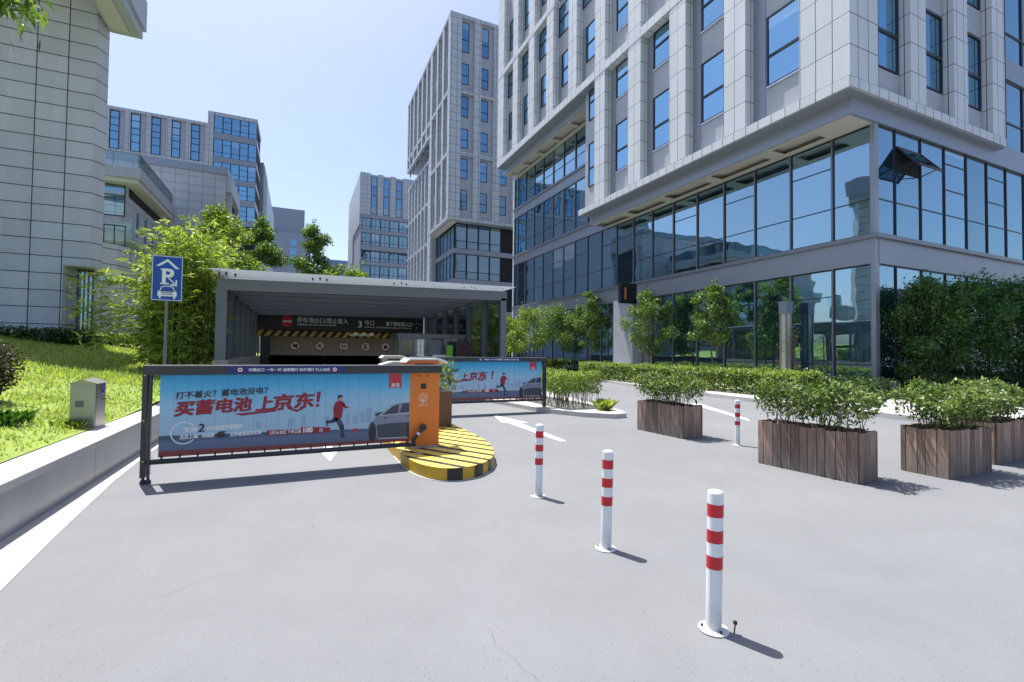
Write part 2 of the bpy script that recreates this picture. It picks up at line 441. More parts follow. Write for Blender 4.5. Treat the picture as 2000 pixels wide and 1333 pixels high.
def _fg():
    s = NT('frosted_roof_glass')
    d = s.n('ShaderNodeBsdfDiffuse'); d.inputs[0].default_value = (0.75, 0.78, 0.8, 1)
    t = s.n('ShaderNodeBsdfTranslucent'); t.inputs[0].default_value = (0.56, 0.6, 0.64, 1)
    mx = s.n('ShaderNodeMixShader', ins={0: 0.55, 1: d.outputs[0], 2: t.outputs[0]})
    g = s.n('ShaderNodeBsdfGlossy', ins={'Roughness': 0.06})
    m2 = s.n('ShaderNodeMixShader', ins={0: 0.1, 1: mx.outputs[0], 2: g.outputs[0]})
    s.link(m2.outputs[0], s.out.inputs[0])
    return s.m
M['fascia_glass'] = _fg()

# ------------------------------------------------------------------ mesh building
ORG = {}
class MB:
    def __init__(s):
        s.v, s.f, s.mi = [], [], []
    def add(s, vs, fs, mi=0):
        o = len(s.v)
        s.v += [tuple(map(float, q)) for q in vs]
        s.f += [tuple(i + o for i in q) for q in fs]
        s.mi += [mi] * len(fs)
        return s
    def box(s, x0, x1, y0, y1, z0, z1, mi=0):
        if x0 > x1: x0, x1 = x1, x0
        if y0 > y1: y0, y1 = y1, y0
        return s.add([(x0,y0,z0),(x1,y0,z0),(x1,y1,z0),(x0,y1,z0),(x0,y0,z1),(x1,y0,z1),(x1,y1,z1),(x0,y1,z1)],
              [(0,3,2,1),(4,5,6,7),(0,1,5,4),(1,2,6,5),(2,3,7,6),(3,0,4,7)], mi)
    def quad(s, a, b, c, d, mi=0):
        return s.add([a, b, c, d], [(0,1,2,3)], mi)
    def prism(s, poly, z0, z1, mi=0, mside=None):
        n = len(poly)
        s.add([(x,y,z1) for x,y in poly], [tuple(range(n))], mi)
        s.add([(x,y,z0) for x,y in poly], [tuple(range(n))[::-1]], mi)
        s.add([(x,y,z0) for x,y in poly] + [(x,y,z1) for x,y in poly],
              [(i,(i+1)%n,n+(i+1)%n,n+i) for i in range(n)], mi if mside is None else mside)
        return s
    def slab(s, poly, y0, y1, mi=0):
        """outline in x,z pushed through y"""
        n = len(poly)
        s.add([(x,y0,z) for x,z in poly], [tuple(range(n))], mi)
        s.add([(x,y1,z) for x,z in poly], [tuple(range(n))[::-1]], mi)
        s.add([(x,y0,z) for x,z in poly] + [(x,y1,z) for x,z in poly],
              [(i,n+i,n+(i+1)%n,(i+1)%n) for i in range(n)], mi)
        return s
    def tube(s, pts, rad, n=8, mi=0, cap=True):
        pts = [Vector(p) for p in pts]
        if not hasattr(rad, '__len__'): rad = [rad] * len(pts)
        o = len(s.v)
        t = (pts[1] - pts[0]).normalized()
        ref = Vector((0,0,1)) if abs(t.z) < .9 else Vector((1,0,0))
        for i, p in enumerate(pts):
            if i == 0: t = pts[1] - pts[0]
            elif i == len(pts) - 1: t = pts[-1] - pts[-2]
            else: t = pts[i+1] - pts[i-1]
            t.normalize()
            a = t.cross(ref).normalized(); b = t.cross(a)
            for k in range(n):
                q = 2 * math.pi * k / n
                s.v.append(tuple(p + rad[i] * (math.cos(q) * a + math.sin(q) * b)))
        for i in range(len(pts) - 1):
            for k in range(n):
                s.f.append((o+i*n+k, o+i*n+(k+1)%n, o+(i+1)*n+(k+1)%n, o+(i+1)*n+k)); s.mi.append(mi)
        if cap:
            s.f.append(tuple(range(o, o+n))); s.mi.append(mi)
            e = o + (len(pts)-1)*n
            s.f.append(tuple(range(e, e+n))[::-1]); s.mi.append(mi)
        return s
    def lathe(s, cx, cy, prof, n=32, mi=0):
        """prof: list of (r, z)"""
        o = len(s.v)
        for r, z in prof:
            for k in range(n):
                q = 2*math.pi*k/n
                s.v.append((cx + r*math.cos(q), cy + r*math.sin(q), z))
        for i in range(len(prof)-1):
            for k in range(n):
                s.f.append((o+i*n+k, o+i*n+(k+1)%n, o+(i+1)*n+(k+1)%n, o+(i+1)*n+k)); s.mi.append(mi)
        s.f.append(tuple(range(o, o+n))[::-1]); s.mi.append(mi)
        e = o + (len(prof)-1)*n
        s.f.append(tuple(range(e, e+n))); s.mi.append(mi)
        return s
    def build(s, name, mats, parent=None, bevel=0.0, smooth=False, origin=None):
        if parent is not None:
            org = ORG[parent]
        else:
            org = Vector(origin) if origin is not None else Vector((0,0,0))
        me = bpy.data.meshes.new(name)
        me.from_pydata([(x-org.x, y-org.y, z-org.z) for x,y,z in s.v], [], s.f)
        if not isinstance(mats, (list, tuple)): mats = [mats]
        for m in mats: me.materials.append(m)
        if len(mats) > 1:
            me.polygons.foreach_set('material_index', s.mi)
        if smooth:
            me.polygons.foreach_set('use_smooth', [True]*len(me.polygons))
        o = bpy.data.objects.new(name, me)
        C.objects.link(o)
        if parent is not None: o.parent = parent
        else: o.location = org
        ORG[o] = org
        if bevel:
            b = o.modifiers.new('bevel', 'BEVEL'); b.width = bevel; b.segments = 2; b.limit_method = 'ANGLE'
        return o

def pieces(name, mat, parent, boxes, bevel=0.0):
    for b in boxes:
        m = MB(); m.box(*b); m.build(name, mat, parent, bevel)

def tag(o, label=None, cat=None, group=None, kind=None):
    if label: o['label'] = label
    if cat: o['category'] = cat
    if group: o['group'] = group
    if kind: o['kind'] = kind
    return o

def thing(name, loc, label, cat, group=None):
    o = bpy.data.objects.new(name, None)
    o.empty_display_size = 0.2
    C.objects.link(o)
    o.location = loc
    ORG[o] = Vector(loc)
    return tag(o, label, cat, group)

def copy_tree(o, parent=None):
    c = o.copy(); C.objects.link(c)
    ORG[c] = ORG.get(o, Vector((0,0,0)))
    if parent is not None: c.parent = parent
    for ch in [q for q in bpy.data.objects if q.parent == o]:
        copy_tree(ch, c)
    return c

def np_mesh(name, verts, faces4, mat, parent=None, origin=(0,0,0)):
    """fast mesh of many quads/tris. verts (N,3), faces (M,k)"""
    org = np.array(ORG[parent] if parent is not None else origin, dtype=np.float64)
    me = bpy.data.meshes.new(name)
    k = faces4.shape[1]
    me.vertices.add(len(verts)); me.vertices.foreach_set('co', (verts - org).astype(np.float32).ravel())
    me.loops.add(faces4.size); me.loops.foreach_set('vertex_index', faces4.astype(np.int32).ravel())
    me.polygons.add(len(faces4))
    me.polygons.foreach_set('loop_start', np.arange(0, faces4.size, k, dtype=np.int32))
    me.polygons.foreach_set('loop_total', np.full(len(faces4), k, dtype=np.int32))
    me.update(); me.validate()
    me.materials.append(mat)
    o = bpy.data.objects.new(name, me); C.objects.link(o)
    if parent is not None: o.parent = parent
    else: o.location = origin
    ORG[o] = Vector(org)
    return o

def unit(v):
    return v / np.maximum(np.linalg.norm(v, axis=1, keepdims=True), 1e-9)

def leaf_quads(pos, length, width, direction=None, droop=0.0, spread=1.0, up=0.35):
    """one folded rhombus per leaf"""
    n = len(pos)
    d = RNG.normal(size=(n,3)) * spread
    if direction is not None: d = d + direction
    d = unit(d); d[:,2] -= droop; d = unit(d)
    nrm = RNG.normal(size=(n,3)) * 0.8 + np.array([0,0,up*2])
    s = unit(np.cross(d, nrm))
    L = (length * RNG.uniform(0.6, 1.25, n))[:,None]
    W = (width * RNG.uniform(0.7, 1.2, n))[:,None]
    up_n = unit(np.cross(s, d))
    a = pos; c = pos + d * L
    mid = pos + d * L * 0.45
    b = mid + s * W * 0.5 + up_n * W * 0.12
    e = mid - s * W * 0.5 + up_n * W * 0.12
    v = np.empty((n*4,3)); v[0::4] = a; v[1::4] = b; v[2::4] = c; v[3::4] = e
    return v, np.arange(n*4).reshape(n,4)

def join_q(lst):
    vs, fs, o = [], [], 0
    for v, f in lst:
        vs.append(v); fs.append(f + o); o += len(v)
    return np.vstack(vs), np.vstack(fs)

def text_mesh(body, size, bold=0.0, shear=0.0, space=1.0, align='LEFT'):
    """flat outline of some writing, as (verts, faces) in x,y"""
    cu = bpy.data.curves.new('t', 'FONT')
    cu.body = body; cu.size = size; cu.offset = bold; cu.shear = shear; cu.space_character = space
    cu.align_x = align
    cu.resolution_u = 3
    ob = bpy.data.objects.new('t', cu)
    C.objects.link(ob)
    dg = bpy.context.evaluated_depsgraph_get(); dg.update()
    me = bpy.data.meshes.new_from_object(ob.evaluated_get(dg))
    vs = [tuple(v.co) for v in me.vertices]; fs = [tuple(p.vertices) for p in me.polygons]
    bpy.data.objects.remove(ob); bpy.data.curves.remove(cu); bpy.data.meshes.remove(me)
    return vs, fs

def put_text(mb, body, size, O, U=(1,0,0), V=(0,0,1), mi=0, bold=0.0, shear=0.0, space=1.0, align='LEFT', fit=None):
    """write on a plane: O origin, U along the line, V up; fit = width to squeeze to"""
    bold0 = bold
    vs, fs = text_mesh(body, size, 0.0, shear, space, align)
    if not vs: return
    O, U, V = Vector(O), Vector(U), Vector(V)
    N = U.cross(V).normalized()
    k = 1.0
    if fit:
        x0 = min(v[0] for v in vs); x1 = max(v[0] for v in vs)
        k = fit / max(x1 - x0, 1e-6)
    b = bold0
    offs = [(0,0)] if b <= 0 else [(-b,-b*.7),(b,-b*.7),(-b,b*.7),(b,b*.7)] + ([(0,0),(-b,0),(b,0),(0,b*.7),(0,-b*.7)] if b > .005 else [])
    for i,(du,dv) in enumerate(offs):
        mb.add([O + U * (v[0]*k+du) + V * (v[1]+dv) + N * (.00025*i) for v in vs], fs, mi)

def disc(mb, O, r, U=(1,0,0), V=(0,0,1), n=32, mi=0, r2=None, a0=0.0, a1=2*math.pi):
    O, U, V = Vector(O), Vector(U), Vector(V)
    if r2 is None:
        mb.add([O + U*(r*math.cos(2*math.pi*k/n)) + V*(r*math.sin(2*math.pi*k/n)) for k in range(n)], [tuple(range(n))], mi)
    else:
        vs, fs = [], []
        for k in range(n+1):
            q = a0 + (a1-a0)*k/n
            for rr in (r, r2): vs.append(O + U*(rr*math.cos(q)) + V*(rr*math.sin(q)))
        for k in range(n): fs.append((2*k, 2*k+1, 2*k+3, 2*k+2))
        mb.add(vs, fs, mi)

def flat(mb, pts, y, mi=0):
    mb.add([(x, y, z) for x, z in pts], [tuple(range(len(pts)))], mi)

def stroke(mb, pts, w, y, mi=0):
    """a painted line through x,z points"""
    for (x0,z0),(x1,z1) in zip(pts[:-1], pts[1:]):
        d = Vector((x1-x0, z1-z0)); d.normalize(); nx, nz = -d.y*w/2, d.x*w/2
        mb.add([(x0+nx,y,z0+nz),(x1+nx,y,z1+nz),(x1-nx,y,z1-nz),(x0-nx,y,z0-nz)], [(0,1,2,3)], mi)

# ------------------------------------------------------------------ ground and roads
def sheet_with_hole(x0,x1,y0,y1,hx0,hx1,hy0,hy1,z):
    mb = MB()
    for a,b,c,d in ((x0,hx0,y0,y1),(hx1,x1,y0,y1),(hx0,hx1,y0,hy0),(hx0,hx1,hy1,y1)):
        mb.quad((a,c,z),(b,c,z),(b,d,z),(a,d,z))
    return mb
RX0, RX1, RY0, RY1 = -1.86, 6.72, 15.4, 48.0
tag(sheet_with_hole(-900,900,-300,1500,RX0,RX1,RY0,RY1,0.0).build('ground', M['asphalt']), kind='structure')
mb = MB()
mb.quad((RX0,RY0,0),(RX1,RY0,0),(RX1,33,-2.7),(RX0,33,-2.7))
mb.quad((RX0,33,-2.7),(RX1,33,-2.7),(RX1,RY1,-2.7),(RX0,RY1,-2.7))
tag(mb.build('ramp', M['ramp_wall']), kind='structure')
mb = MB()
mb.add([(x,y,.004) for x,y in ((-2.06,-6),(-1.1,-6),(-1.2,-1),(-1.5,2.6),(-1.64,3.97),(-1.735,5),(-1.87,6.76),(-1.92,8.2),(-1.94,15.3),(-2.06,15.3))],[tuple(range(10))])
tag(mb.build('concrete_gutter', M['gutter']), kind='structure')
# pavement in front of the glass building, a real step up
kerbline = [(13.3,-6),(13.3,6.4),(13.25,8),(13.55,11.5),(14.2,17.3),(15.0,21),(16.2,24.6),(18.6,28.4),(21.9,31.5)]
mb = MB(); mb.prism(kerbline + [(60,31.5),(60,-6)], -0.05, 0.12)
tag(mb.build('pavement', M['concrete']), kind='structure')
mb = MB()
for (a,b),(c,d) in zip(kerbline[:-1], kerbline[1:]):
    t = Vector((c-a,d-b)).normalized(); nx, ny = -t.y*.16, t.x*.16
    mb.add([(a,b,.0),(c,d,.0),(c+nx,d+ny,.0),(a+nx,b+ny,.0),(a,b,.135),(c,d,.135),(c+nx,d+ny,.135),(a+nx,b+ny,.135)],
           [(4,5,6,7),(0,1,5,4),(2,3,7,6),(1,2,6,5),(3,0,4,7)])
tag(mb.build('kerb', M['kerb']), kind='structure')
# planted traffic island with the low hedge (rounded nose)
isl = []
pts = [(5.2,15.2),(5.3,13.1),(5.65,10.6),(6.2,9.55),(6.75,9.05),(7.1,9.1),(7.35,9.6),(7.6,10.8),(7.9,13),(8.6,17),(9.4,24),(10.2,34),(7.2,34),(6.95,16.2)]
mb = MB(); mb.prism(pts, -.02, 0.11)
tag(mb.build('planting_island', M['kerb']), kind='structure')
# painted marks
mb = MB()
def gq(*p):
    mb.add([(x,y,.004) for x,y in p], [tuple(range(len(p)))])
gq((4.10,7.05),(4.22,7.02),(4.36,9.25),(4.12,9.3))
gq((4.55,9.18),(4.36,9.25),(4.12,9.3),(4.0,9.34),(4.30,10.55))
gq((.31,7.7),(.58,7.6),(.42,6.9)); gq((.38,7.75),(.5,7.72),(.62,9.8),(.48,9.8))
tag(mb.build('road_marking', M['road_white']), kind='structure')
mb = MB(); gq((9.45,7.65),(9.75,7.95),(11.35,11.0),(11.05,11.05))
tag(mb.build('lane_line', M['road_white']), kind='structure')
# lawn
def lawn_h(x, y):
    x = np.asarray(x, float); y = np.asarray(y, float)
    return 0.47 + 0.15*np.clip(-2.42-x, 0, 12) + 0.022*np.clip(y-9, 0, 30) + 0.03*np.sin(x*1.3+y*.7) * np.clip((-2.5-x), 0, 1)
xs = np.linspace(-2.4,-26,60); ys = np.linspace(-4,46,90)
gx, gy = np.meshgrid(xs, ys, indexing='ij'); gz = lawn_h(gx, gy)
vv = np.stack([gx,gy,gz],-1).reshape(-1,3); idx = np.arange(60*90).reshape(60,90)
ff = np.stack([idx[:-1,:-1],idx[:-1,1:],idx[1:,1:],idx[1:,:-1]],-1).reshape(-1,4)
tag(np_mesh('lawn', vv, ff, M['lawn']), kind='structure')
n = 135000
gxx = -2.44 - RNG.power(1.0, n)*7.5; u = RNG.random(n); gyy = 3.0 + 23.5*u**1.6
keep = RNG.random(n) < np.clip(0.45 + 0.55*np.sin(gxx*2.1+1.2*np.sin(gyy))*np.sin(gyy*1.7), .35, 1)
gxx, gyy = gxx[keep], gyy[keep]; n = len(gxx)
base = np.stack([gxx, gyy, lawn_h(gxx,gyy)-.01], -1)
h = RNG.uniform(.025,.075,n) * np.where(gyy > 13, 2.0, 1.0)
a = RNG.uniform(0,2*np.pi,n); wd = RNG.uniform(.006,.012,n)*(1+gyy*.09)
tip = base + np.stack([np.cos(a+1.5)*h*.6, np.sin(a+1.5)*h*.6, h], -1)
sd = np.stack([np.cos(a)*wd, np.sin(a)*wd, 0*a], -1)
v = np.empty((n*3,3)); v[0::3] = base-sd; v[1::3] = base+sd; v[2::3] = tip
tag(np_mesh('lawn_grass', v, np.arange(n*3).reshape(n,3), M['grass']), 'bright green mown grass covering the sloping lawn', 'grass', kind='stuff')

# ------------------------------------------------------------------ facade helpers
def fbox(mb, axis, plane, out, inn, u0, u1, z0, z1, mi=0):
    """box on a wall that faces -X ('x', u is Y) or -Y ('y', u is X)"""
    if axis == 'x': mb.box(plane-out, plane+inn, u0, u1, z0, z1, mi)
    else: mb.box(u0, u1, plane-out, plane+inn, z0, z1, mi)
def window(par, axis, plane, u0, u1, z0, z1, tr=(), gm='glass', fm='frame', fw=0.05, out=0.05, trw=None, vm=()):
    m = MB()
    if axis == 'x': m.quad((plane,u0,z0),(plane,u0,z1),(plane,u1,z1),(plane,u1,z0))
    else: m.quad((u0,plane,z0),(u1,plane,z0),(u1,plane,z1),(u0,plane,z1))
    wo = m.build('window', M[gm], par)
    f = MB()
    fbox(f,axis,plane,out,.02,u0,u0+fw,z0,z1); fbox(f,axis,plane,out,.02,u1-fw,u1,z0,z1)
    fbox(f,axis,plane,out-.003,.02,u0+fw,u1-fw,z0,z0+fw); fbox(f,axis,plane,out-.003,.02,u0+fw,u1-fw,z1-fw,z1)
    for t in tr: fbox(f,axis,plane,out-.003,.02,u0+fw,u1-fw,t-(trw or fw)*.5,t+(trw or fw)*.5)
    for t in vm: fbox(f,axis,plane,out-.005,.02,t-fw*.4,t+fw*.4,z0+fw,z1-fw)
    fo = f.build('window_frame', M[fm], wo)
    return wo

# ------------------------------------------------------------------ main glass-and-stone building
B = thing('office_building', (19.5,10.4,0), 'pale stone and blue glass office block with overhanging upper floors filling the right', 'building')
XB, YB, XR, YR, XG, YG = 17.25, 9.95, 17.76, 10.37, 19.5, 10.4
TOP = 36.0
mb = MB()
mb.box(XR, 28.3, YR, 27.38, 10.95, TOP)
mb.box(XR+.002, 28.3, 27.38, 42.15, 19.5, TOP-.01)
mb.build('upper_wall', M['spandrel'], B)
mb = MB()
mb.box(19.62, 46, 10.52, 42.95, 0.0, 10.2); mb.box(19.62, 46, 27.4, 42.95, 10.2, 18.75); mb.box(30.1, 46, 10.55, 42, 10.2, TOP)
mb.build('core', M['band'], B)
piers1 = [(YB,11.77)] + [(14.15,15.3),(17.62,18.75),(21.02,22.15),(24.45,25.58),(27.81,28.93),(31.16,32.26),(34.41,35.46),(37.65,38.7),(40.8,42.2)]
for i,(a,b) in enumerate(piers1):
    m = MB()
    zb = 11.29 if b < 26.5 else 19.97
    m.box(XB, XR+(.0 if i else 1.18), a, b, zb, TOP)
    m.build('pier', M['panel_pier'] if i else M['panel_a'], B)
piers2 = [(21.03,22.1),(24.2,25.27),(27.4,28.5)]
for a,b in piers2:
    m = MB(); m.box(a, b, YB, YR, 11.29, TOP); m.build('pier', M['panel_pier'], B)
m = MB()
m.box(XB-.02, XR+.1, YB-.02, 27.42, 10.91, 11.285); m.box(XR+.1, 28.5, YB-.02, YR+.1, 10.91, 11.285)
m.build('base_ledge', M['panel_a'], B)
m = MB(); m.box(XB-.02, XR, 11.78, 42.22, 19.45, 19.965); m.box(XR, XR+.2, 27.4, 42.22, 19.45, 19.965)
m.build('ledge', M['panel_pier'], B)
m = MB(); m.box(XB-.021, XR, 31.0, 42.21, 28.0, 28.45); m.build('ledge', M['panel_pier'], B)
# soffits: fascia step, soffit plate with two sunk troughs
m = MB()
m.box(XB+.05, 17.91, YB+.05, 27.4, 10.86, 10.91)
m.box(17.91, 28.5, YB+.05, 10.27, 10.86, 10.91)
m.build('soffit_edge', M['band'], B)
m = MB()
m.box(17.91, 17.99, 10.27, 27.0, 10.26, 10.86); m.box(17.99, 46, 10.27, 10.41, 10.26, 10.86); m.box(17.99, 19.5, 26.92, 27.0, 10.26, 10.86)
m.build('fascia', M['band'], B)
m = MB()
m.box(17.99, 18.28, 10.41, 26.92, 10.262, 10.3); m.box(19.12, 19.44, 10.41, 26.92, 10.262, 10.3)
yy = 10.41
for k in range(5):
    y0 = 10.41 + k*3.3; m.box(18.28, 19.12, y0, y0+.62+(.9 if k == 0 else 0), 10.263, 10.3)
m.box(17.99, 19.5, 10.41, 26.92, 10.5, 10.54)
m.build('soffit', M['soffit'], B)
m = MB()
m.box(17.91, 17.99, 27.5, 42.2, 18.8, 19.42)
m.build('fascia', M['band'], B)
m = MB()
m.box(XB+.05, 17.91, 25.6, 42.2, 19.4, 19.445)
m.build('soffit_edge', M['band'], B)
m = MB()
m.box(17.99, 18.28, 27.5, 42.15, 18.802, 18.84); m.box(19.12, 19.5, 27.5, 42.15, 18.802, 18.84)
for k in range(6):
    y0 = 27.5 + k*2.8; m.box(18.28, 19.12, y0, y0+.4, 18.803, 18.84)
m.box(17.99, 19.6, 27.5, 42.15, 19.05, 19.09)
m.build('soffit', M['soffit'], B)
# upper windows, facade along the road
def floors(zs, zlo, zhi): return [z for z in zs if z >= zlo and z < zhi]
WZ = [(12.8,15.75,14.05),(17.35,19.42,18.55),(21.6,24.1,22.8),(25.7,27.97,26.9),(30.1,32.9,31.3)]
gaps1 = [(piers1[i][1], piers1[i+1][0]) for i in range(len(piers1)-1)]
for gi,(a,b) in enumerate(gaps1):
    for k,(z0,z1,zt) in enumerate(WZ):
        if a > 27 and z0 < 20: continue
        if z0 > 20 and a < 15: continue
        if a > 25 and a < 27 and z0 < 20:
            window(B,'x',XR-.015,a+.02,a+1.35,z0,z1,(zt,),trw=.1); continue
        if (k % 2 == 0) or a < 24: window(B,'x',XR-.015,a+.02,a+1.72,z0,z1,(zt,),trw=.1)
        else: window(B,'x',XR-.015,b-1.72,b-.03,z0,z1,(zt,),trw=.1)
# recessed side panels by upper windows; dark metal tone paints in the recess shadow
pieces('shade_toned_panel', M['band'], B, [(XR-.03, XR, a+1.8, b, 11.285, 19.4) for a,b in gaps1[:4]])
pieces('shade_toned_panel', M['band'], B, [(XR-.03, XR, a+1.8 if k % 2 == 0 else a+.02, b-.01 if k % 2 == 0 else a+.5, z0, z1) for a,b in gaps1[4:] for k,(z0,z1) in enumerate(((19.97,24.2),(24.25,27.99),(28.46,33.0)))])
pieces('sill', M['chrome'], B, [(XR-.07, XR, a+.02, a+1.75, z0-.07, z0-.005) for a,b in gaps1[:4] for z0,z1,zt in WZ[:3]])
gaps2 = [(18.86,21.03),(22.1,24.2),(25.27,27.4)]
for a,b in gaps2:
    for z0,z1,zt in WZ[:3]: window(B,'y',YR-.015,a+.72,b-.06,z0-.35,z1-.1,(zt-.15,),trw=.12)
pieces('spandrel_panel', M['spandrel'], B, [(a+.62, b-.05, YR-.06, YR, z0, z1) for a,b in gaps2 for z0,z1 in ((11.285,12.38),(15.72,16.92))])
# glazed return beyond the stone box
for z0,z1 in ((11.3,14.6),(15.6,19.4)):
    for k in range(2): window(B,'y',10.5,30.0+k*1.77,31.75+k*1.77,z0,z1,(z0+1.3,),gm='glass_low')
    for k in range(2): window(B,'x',30.0,10.52+k*1.6,12.1+k*1.6,z0,z1,(z0+1.3,),gm='glass_low')
m = MB(); m.box(29.9,46,10.4,13.8,14.62,15.58); m.box(28.5,46,10.3,13.8,10.86,11.28)
m.build('band', M['band'], B)
# glazed lower floors
mul1 = [10.4] + [11.92 + 1.771*k for k in range(18)]
mul1 = [q for q in mul1 if q < 42.7] + [42.75]
LEV = [(0.3,5.0,(1.2,3.9),(1.2,)),(6.1,10.26,(7.45,9.1),(7.45,)),(11.17,14.9,(12.3,),(12.3,13.9)),(15.82,18.8,(16.9,),(16.9,17.9))]
for li,(z0,z1,ta,tb) in enumerate(LEV):
    for i in range(len(mul1)-1):
        a, b = mul1[i], mul1[i+1]
        if li >= 2 and b < 27.3: continue
        if li == 0 and (23.3 < b < 25.9): continue
        window(B,'x',XG,a+.03,b-.03,z0+.02,z1-(.02 if z1 < 18 else .0),tb if i%2==0 else ta,gm='glass_low',fw=.035,out=.03)
    for i,q in enumerate(mul1):
        if li >= 2 and q < 26: continue
        if li == 0 and 23.6 < q < 25.6: continue
        pieces('mullion', M['mullion'], B, [(XG-.08, XG+.06, q-(.03 if i else .0), q+(.03 if i else .13), z0, z1-.003)])
mul2 = [19.5] + [20.78 + 1.775*k for k in range(9)]
for li,(z0,z1,ta,tb) in enumerate(LEV[:2]):
    for i in range(len(mul2)-1):
        a, b = mul2[i], mul2[i+1]
        tr = (z0+1.35,) if i%2==0 else (z0+1.35, z1-.65, z1-1.75)
        if li == 1 and i == 1: tr = (z0+1.35, z1-.62)
        if li == 0: tr = (z0+1.0, z1-.9)
        window(B,'y',YG,a+.02,b-.02,z0+.02,z1-.02,tr,gm='glass_low',fw=.035,out=.03)
    pieces('mullion', M['steel_dark'], B, [(q-.02,q+.02,YG-.05,YG+.06,z0,z1-.003) for q in mul2[1:]])
pieces('corner_post', M['band'], B, [(XG-.1, XG+.14, YG-.06, YG+.1, 0.0, 5.0), (XG-.1, XG+.14, YG-.06, YG+.1, 6.1, 10.255)])
# tilted-out vent in the second bay
m = MB()
hx0, hx1, hz, L, an = 20.85, 22.5, 9.6, 1.12, R(38)
cy, cz = math.sin(an)*L, math.cos(an)*L
m.add([(hx0,YG-.05,hz),(hx1,YG-.05,hz),(hx1,YG-.05-cy,hz-cz),(hx0,YG-.05-cy,hz-cz)], [(0,3,2,1)])
so_ = m.build('open_vent', M['glass_low'], B)
m = MB()
P0,P1,P2,P3 = (hx0,YG-.05,hz),(hx1,YG-.05,hz),(hx1,YG-.05-cy,hz-cz),(hx0,YG-.05-cy,hz-cz)
for a,b in ((P0,P1),(P1,P2),(P2,P3),(P3,P0)): m.tube([a,b],.04,6)
m.tube([(hx0,YG-.03,hz-.9),(hx0,YG-.05-cy*.85,hz-cz*.85)],.02,6); m.tube([(hx1,YG-.03,hz-.9),(hx1,YG-.05-cy*.85,hz-cz*.85)],.02,6)
m.build('vent_frame', M['frame'], so_)
m = MB(); m.quad((hx0,YG-.006,hz-.95),(hx1,YG-.006,hz-.95),(hx1,YG-.006,hz-.02),(hx0,YG-.006,hz-.02))
m.build('vent_opening', M['void'], so_)
# spandrel bands with a proud lip
m = MB()
m.box(XG-.09, XG+.14, 10.36, 42.95, 5.0, 5.94); m.box(XG+.14, 46, YG-.06, YG+.14, 5.0, 5.94)
m.build('band', M['band'], B)
m = MB(); m.box(XG-.2, XG+.14, 10.2, 42.96, 5.94, 6.1); m.box(XG+.14, 46, YG-.2, YG+.14, 5.94, 6.1)
m.build('band_lip', M['mullion'], B)
for z0,z1,z2 in ((10.26,11.0,11.17),(14.9,15.66,15.82)):
    m = MB(); m.box(XG-.09, XG+.14, 27.02, 42.95, z0, z1); m.build('band', M['band'], B)
    m = MB(); m.box(XG-.2, XG+.14, 27.02, 42.96, z1, z2); m.build('band_lip', M['mullion'], B)
m = MB(); m.box(XG-.12, XG+.5, 42.78, 43.0, 0, 18.8); m.build('end_post', M['panel_pier'], B)
m = MB(); m.box(XG-.12, XG+.14, 10.3, 42.9, 0.1, .3); m.box(XG+.14, 46, YG-.08, YG+.14, .1, .3); m.build('plinth', M['steel_dark'], B)
m = MB(); m.box(18.85, 19.55, 23.6, 25.55, .12, 4.98); m.build('entrance_wall', M['spandrel'], B)
m = MB(); m.box(19.05, 19.5, 25.75, 25.9, .12, 4.95); m.build('door_post', M['mullion'], B)

NS = thing('number_sign', (18.4,23.4,4.6), 'black box sign with an orange figure 1 jutting from the glass facade', 'sign')
m = MB(); m.box(17.78, 19.0, 23.4, 23.65, 4.62, 5.87); m.build('sign_box', M['sign_black'], NS, bevel=.015)
m = MB(); put_text(m, '1', 1.05, (17.86, 23.392, 4.86), bold=.02); m.build('numeral', M['orange_num'], NS)
# low stone block at the corner
m = MB(); m.box(18.9, 19.4, 9.6, 10.1, .1, .62)
tag(m.build('stone_block', M['kerb'], bevel=.02, origin=(19.2,9.8,.1)), 'low grey stone block at the foot of the glass corner', 'stone block')

# ------------------------------------------------------------------ buildings further off
def far_facade(root, axis, plane, gaps, z0, z1, wins, rec=.45, piers=None, gm='glass_far', wfrac=(0,.62), pm='far_panel', tr=True):
    for i,(a,b) in enumerate(gaps):
        for (wa,wb) in wins:
            u0 = a + (b-a)*wfrac[0]; u1 = a + (b-a)*wfrac[1]
            window(root, axis, plane+rec-.02, u0, u1, wa, wb, (wa+(wb-wa)*.42,) if tr else (), gm=gm, fw=.09, out=.05)
T = thing('middle_tower', (19.6,66.9,0), 'tall pale office tower with vertical piers behind the car park canopy', 'building')
m = MB(); m.box(20.05,40,67.35,78.5,21.3,52.2); m.box(20.06,40,78.5,97,38.2,52.19); m.box(20.7,40,79.5,99,0,35.5); m.build('wall', M['spandrel'], T)
zfl = [47,42,37.3,32.4,27.8,23.1]
pw = [(66.9,68.0),(70.25,71.2),(73.6,74.5),(77.2,78.5),(80.6,81.5),(84,84.9),(87.4,88.3),(90.8,91.7),(94.2,95.0),(96.3,97.0)]
for a,b in pw:
    m = MB(); m.box(19.6,20.05 if a > 67 else 21.4,a,b,21.7 if a < 78 else 38.6,52.3); m.build('pier', M['far_panel'], T)
for a,b in ((23.45,24.55),(26.65,27.75),(29.9,31)):
    m = MB(); m.box(a,b,66.9,67.35,21.7,52.3); m.build('pier', M['far_panel'], T)
m = MB()
for z in (21.2,31.0,40.4,51.9): m.box(19.58,20.1,66.88,78.5 if z < 38 else 97,z,z+.5); m.box(20.1,40,66.88,67.3,z,z+.5)
m.box(19.58,20.2,78.5,97,38.1,38.6)
m.build('ledge', M['far_panel'], T)
wt = [(22.9,25.9),(27.6,30.7),(32.3,35.2),(37.0,40.2),(42.0,45.2),(46.9,51.5)]
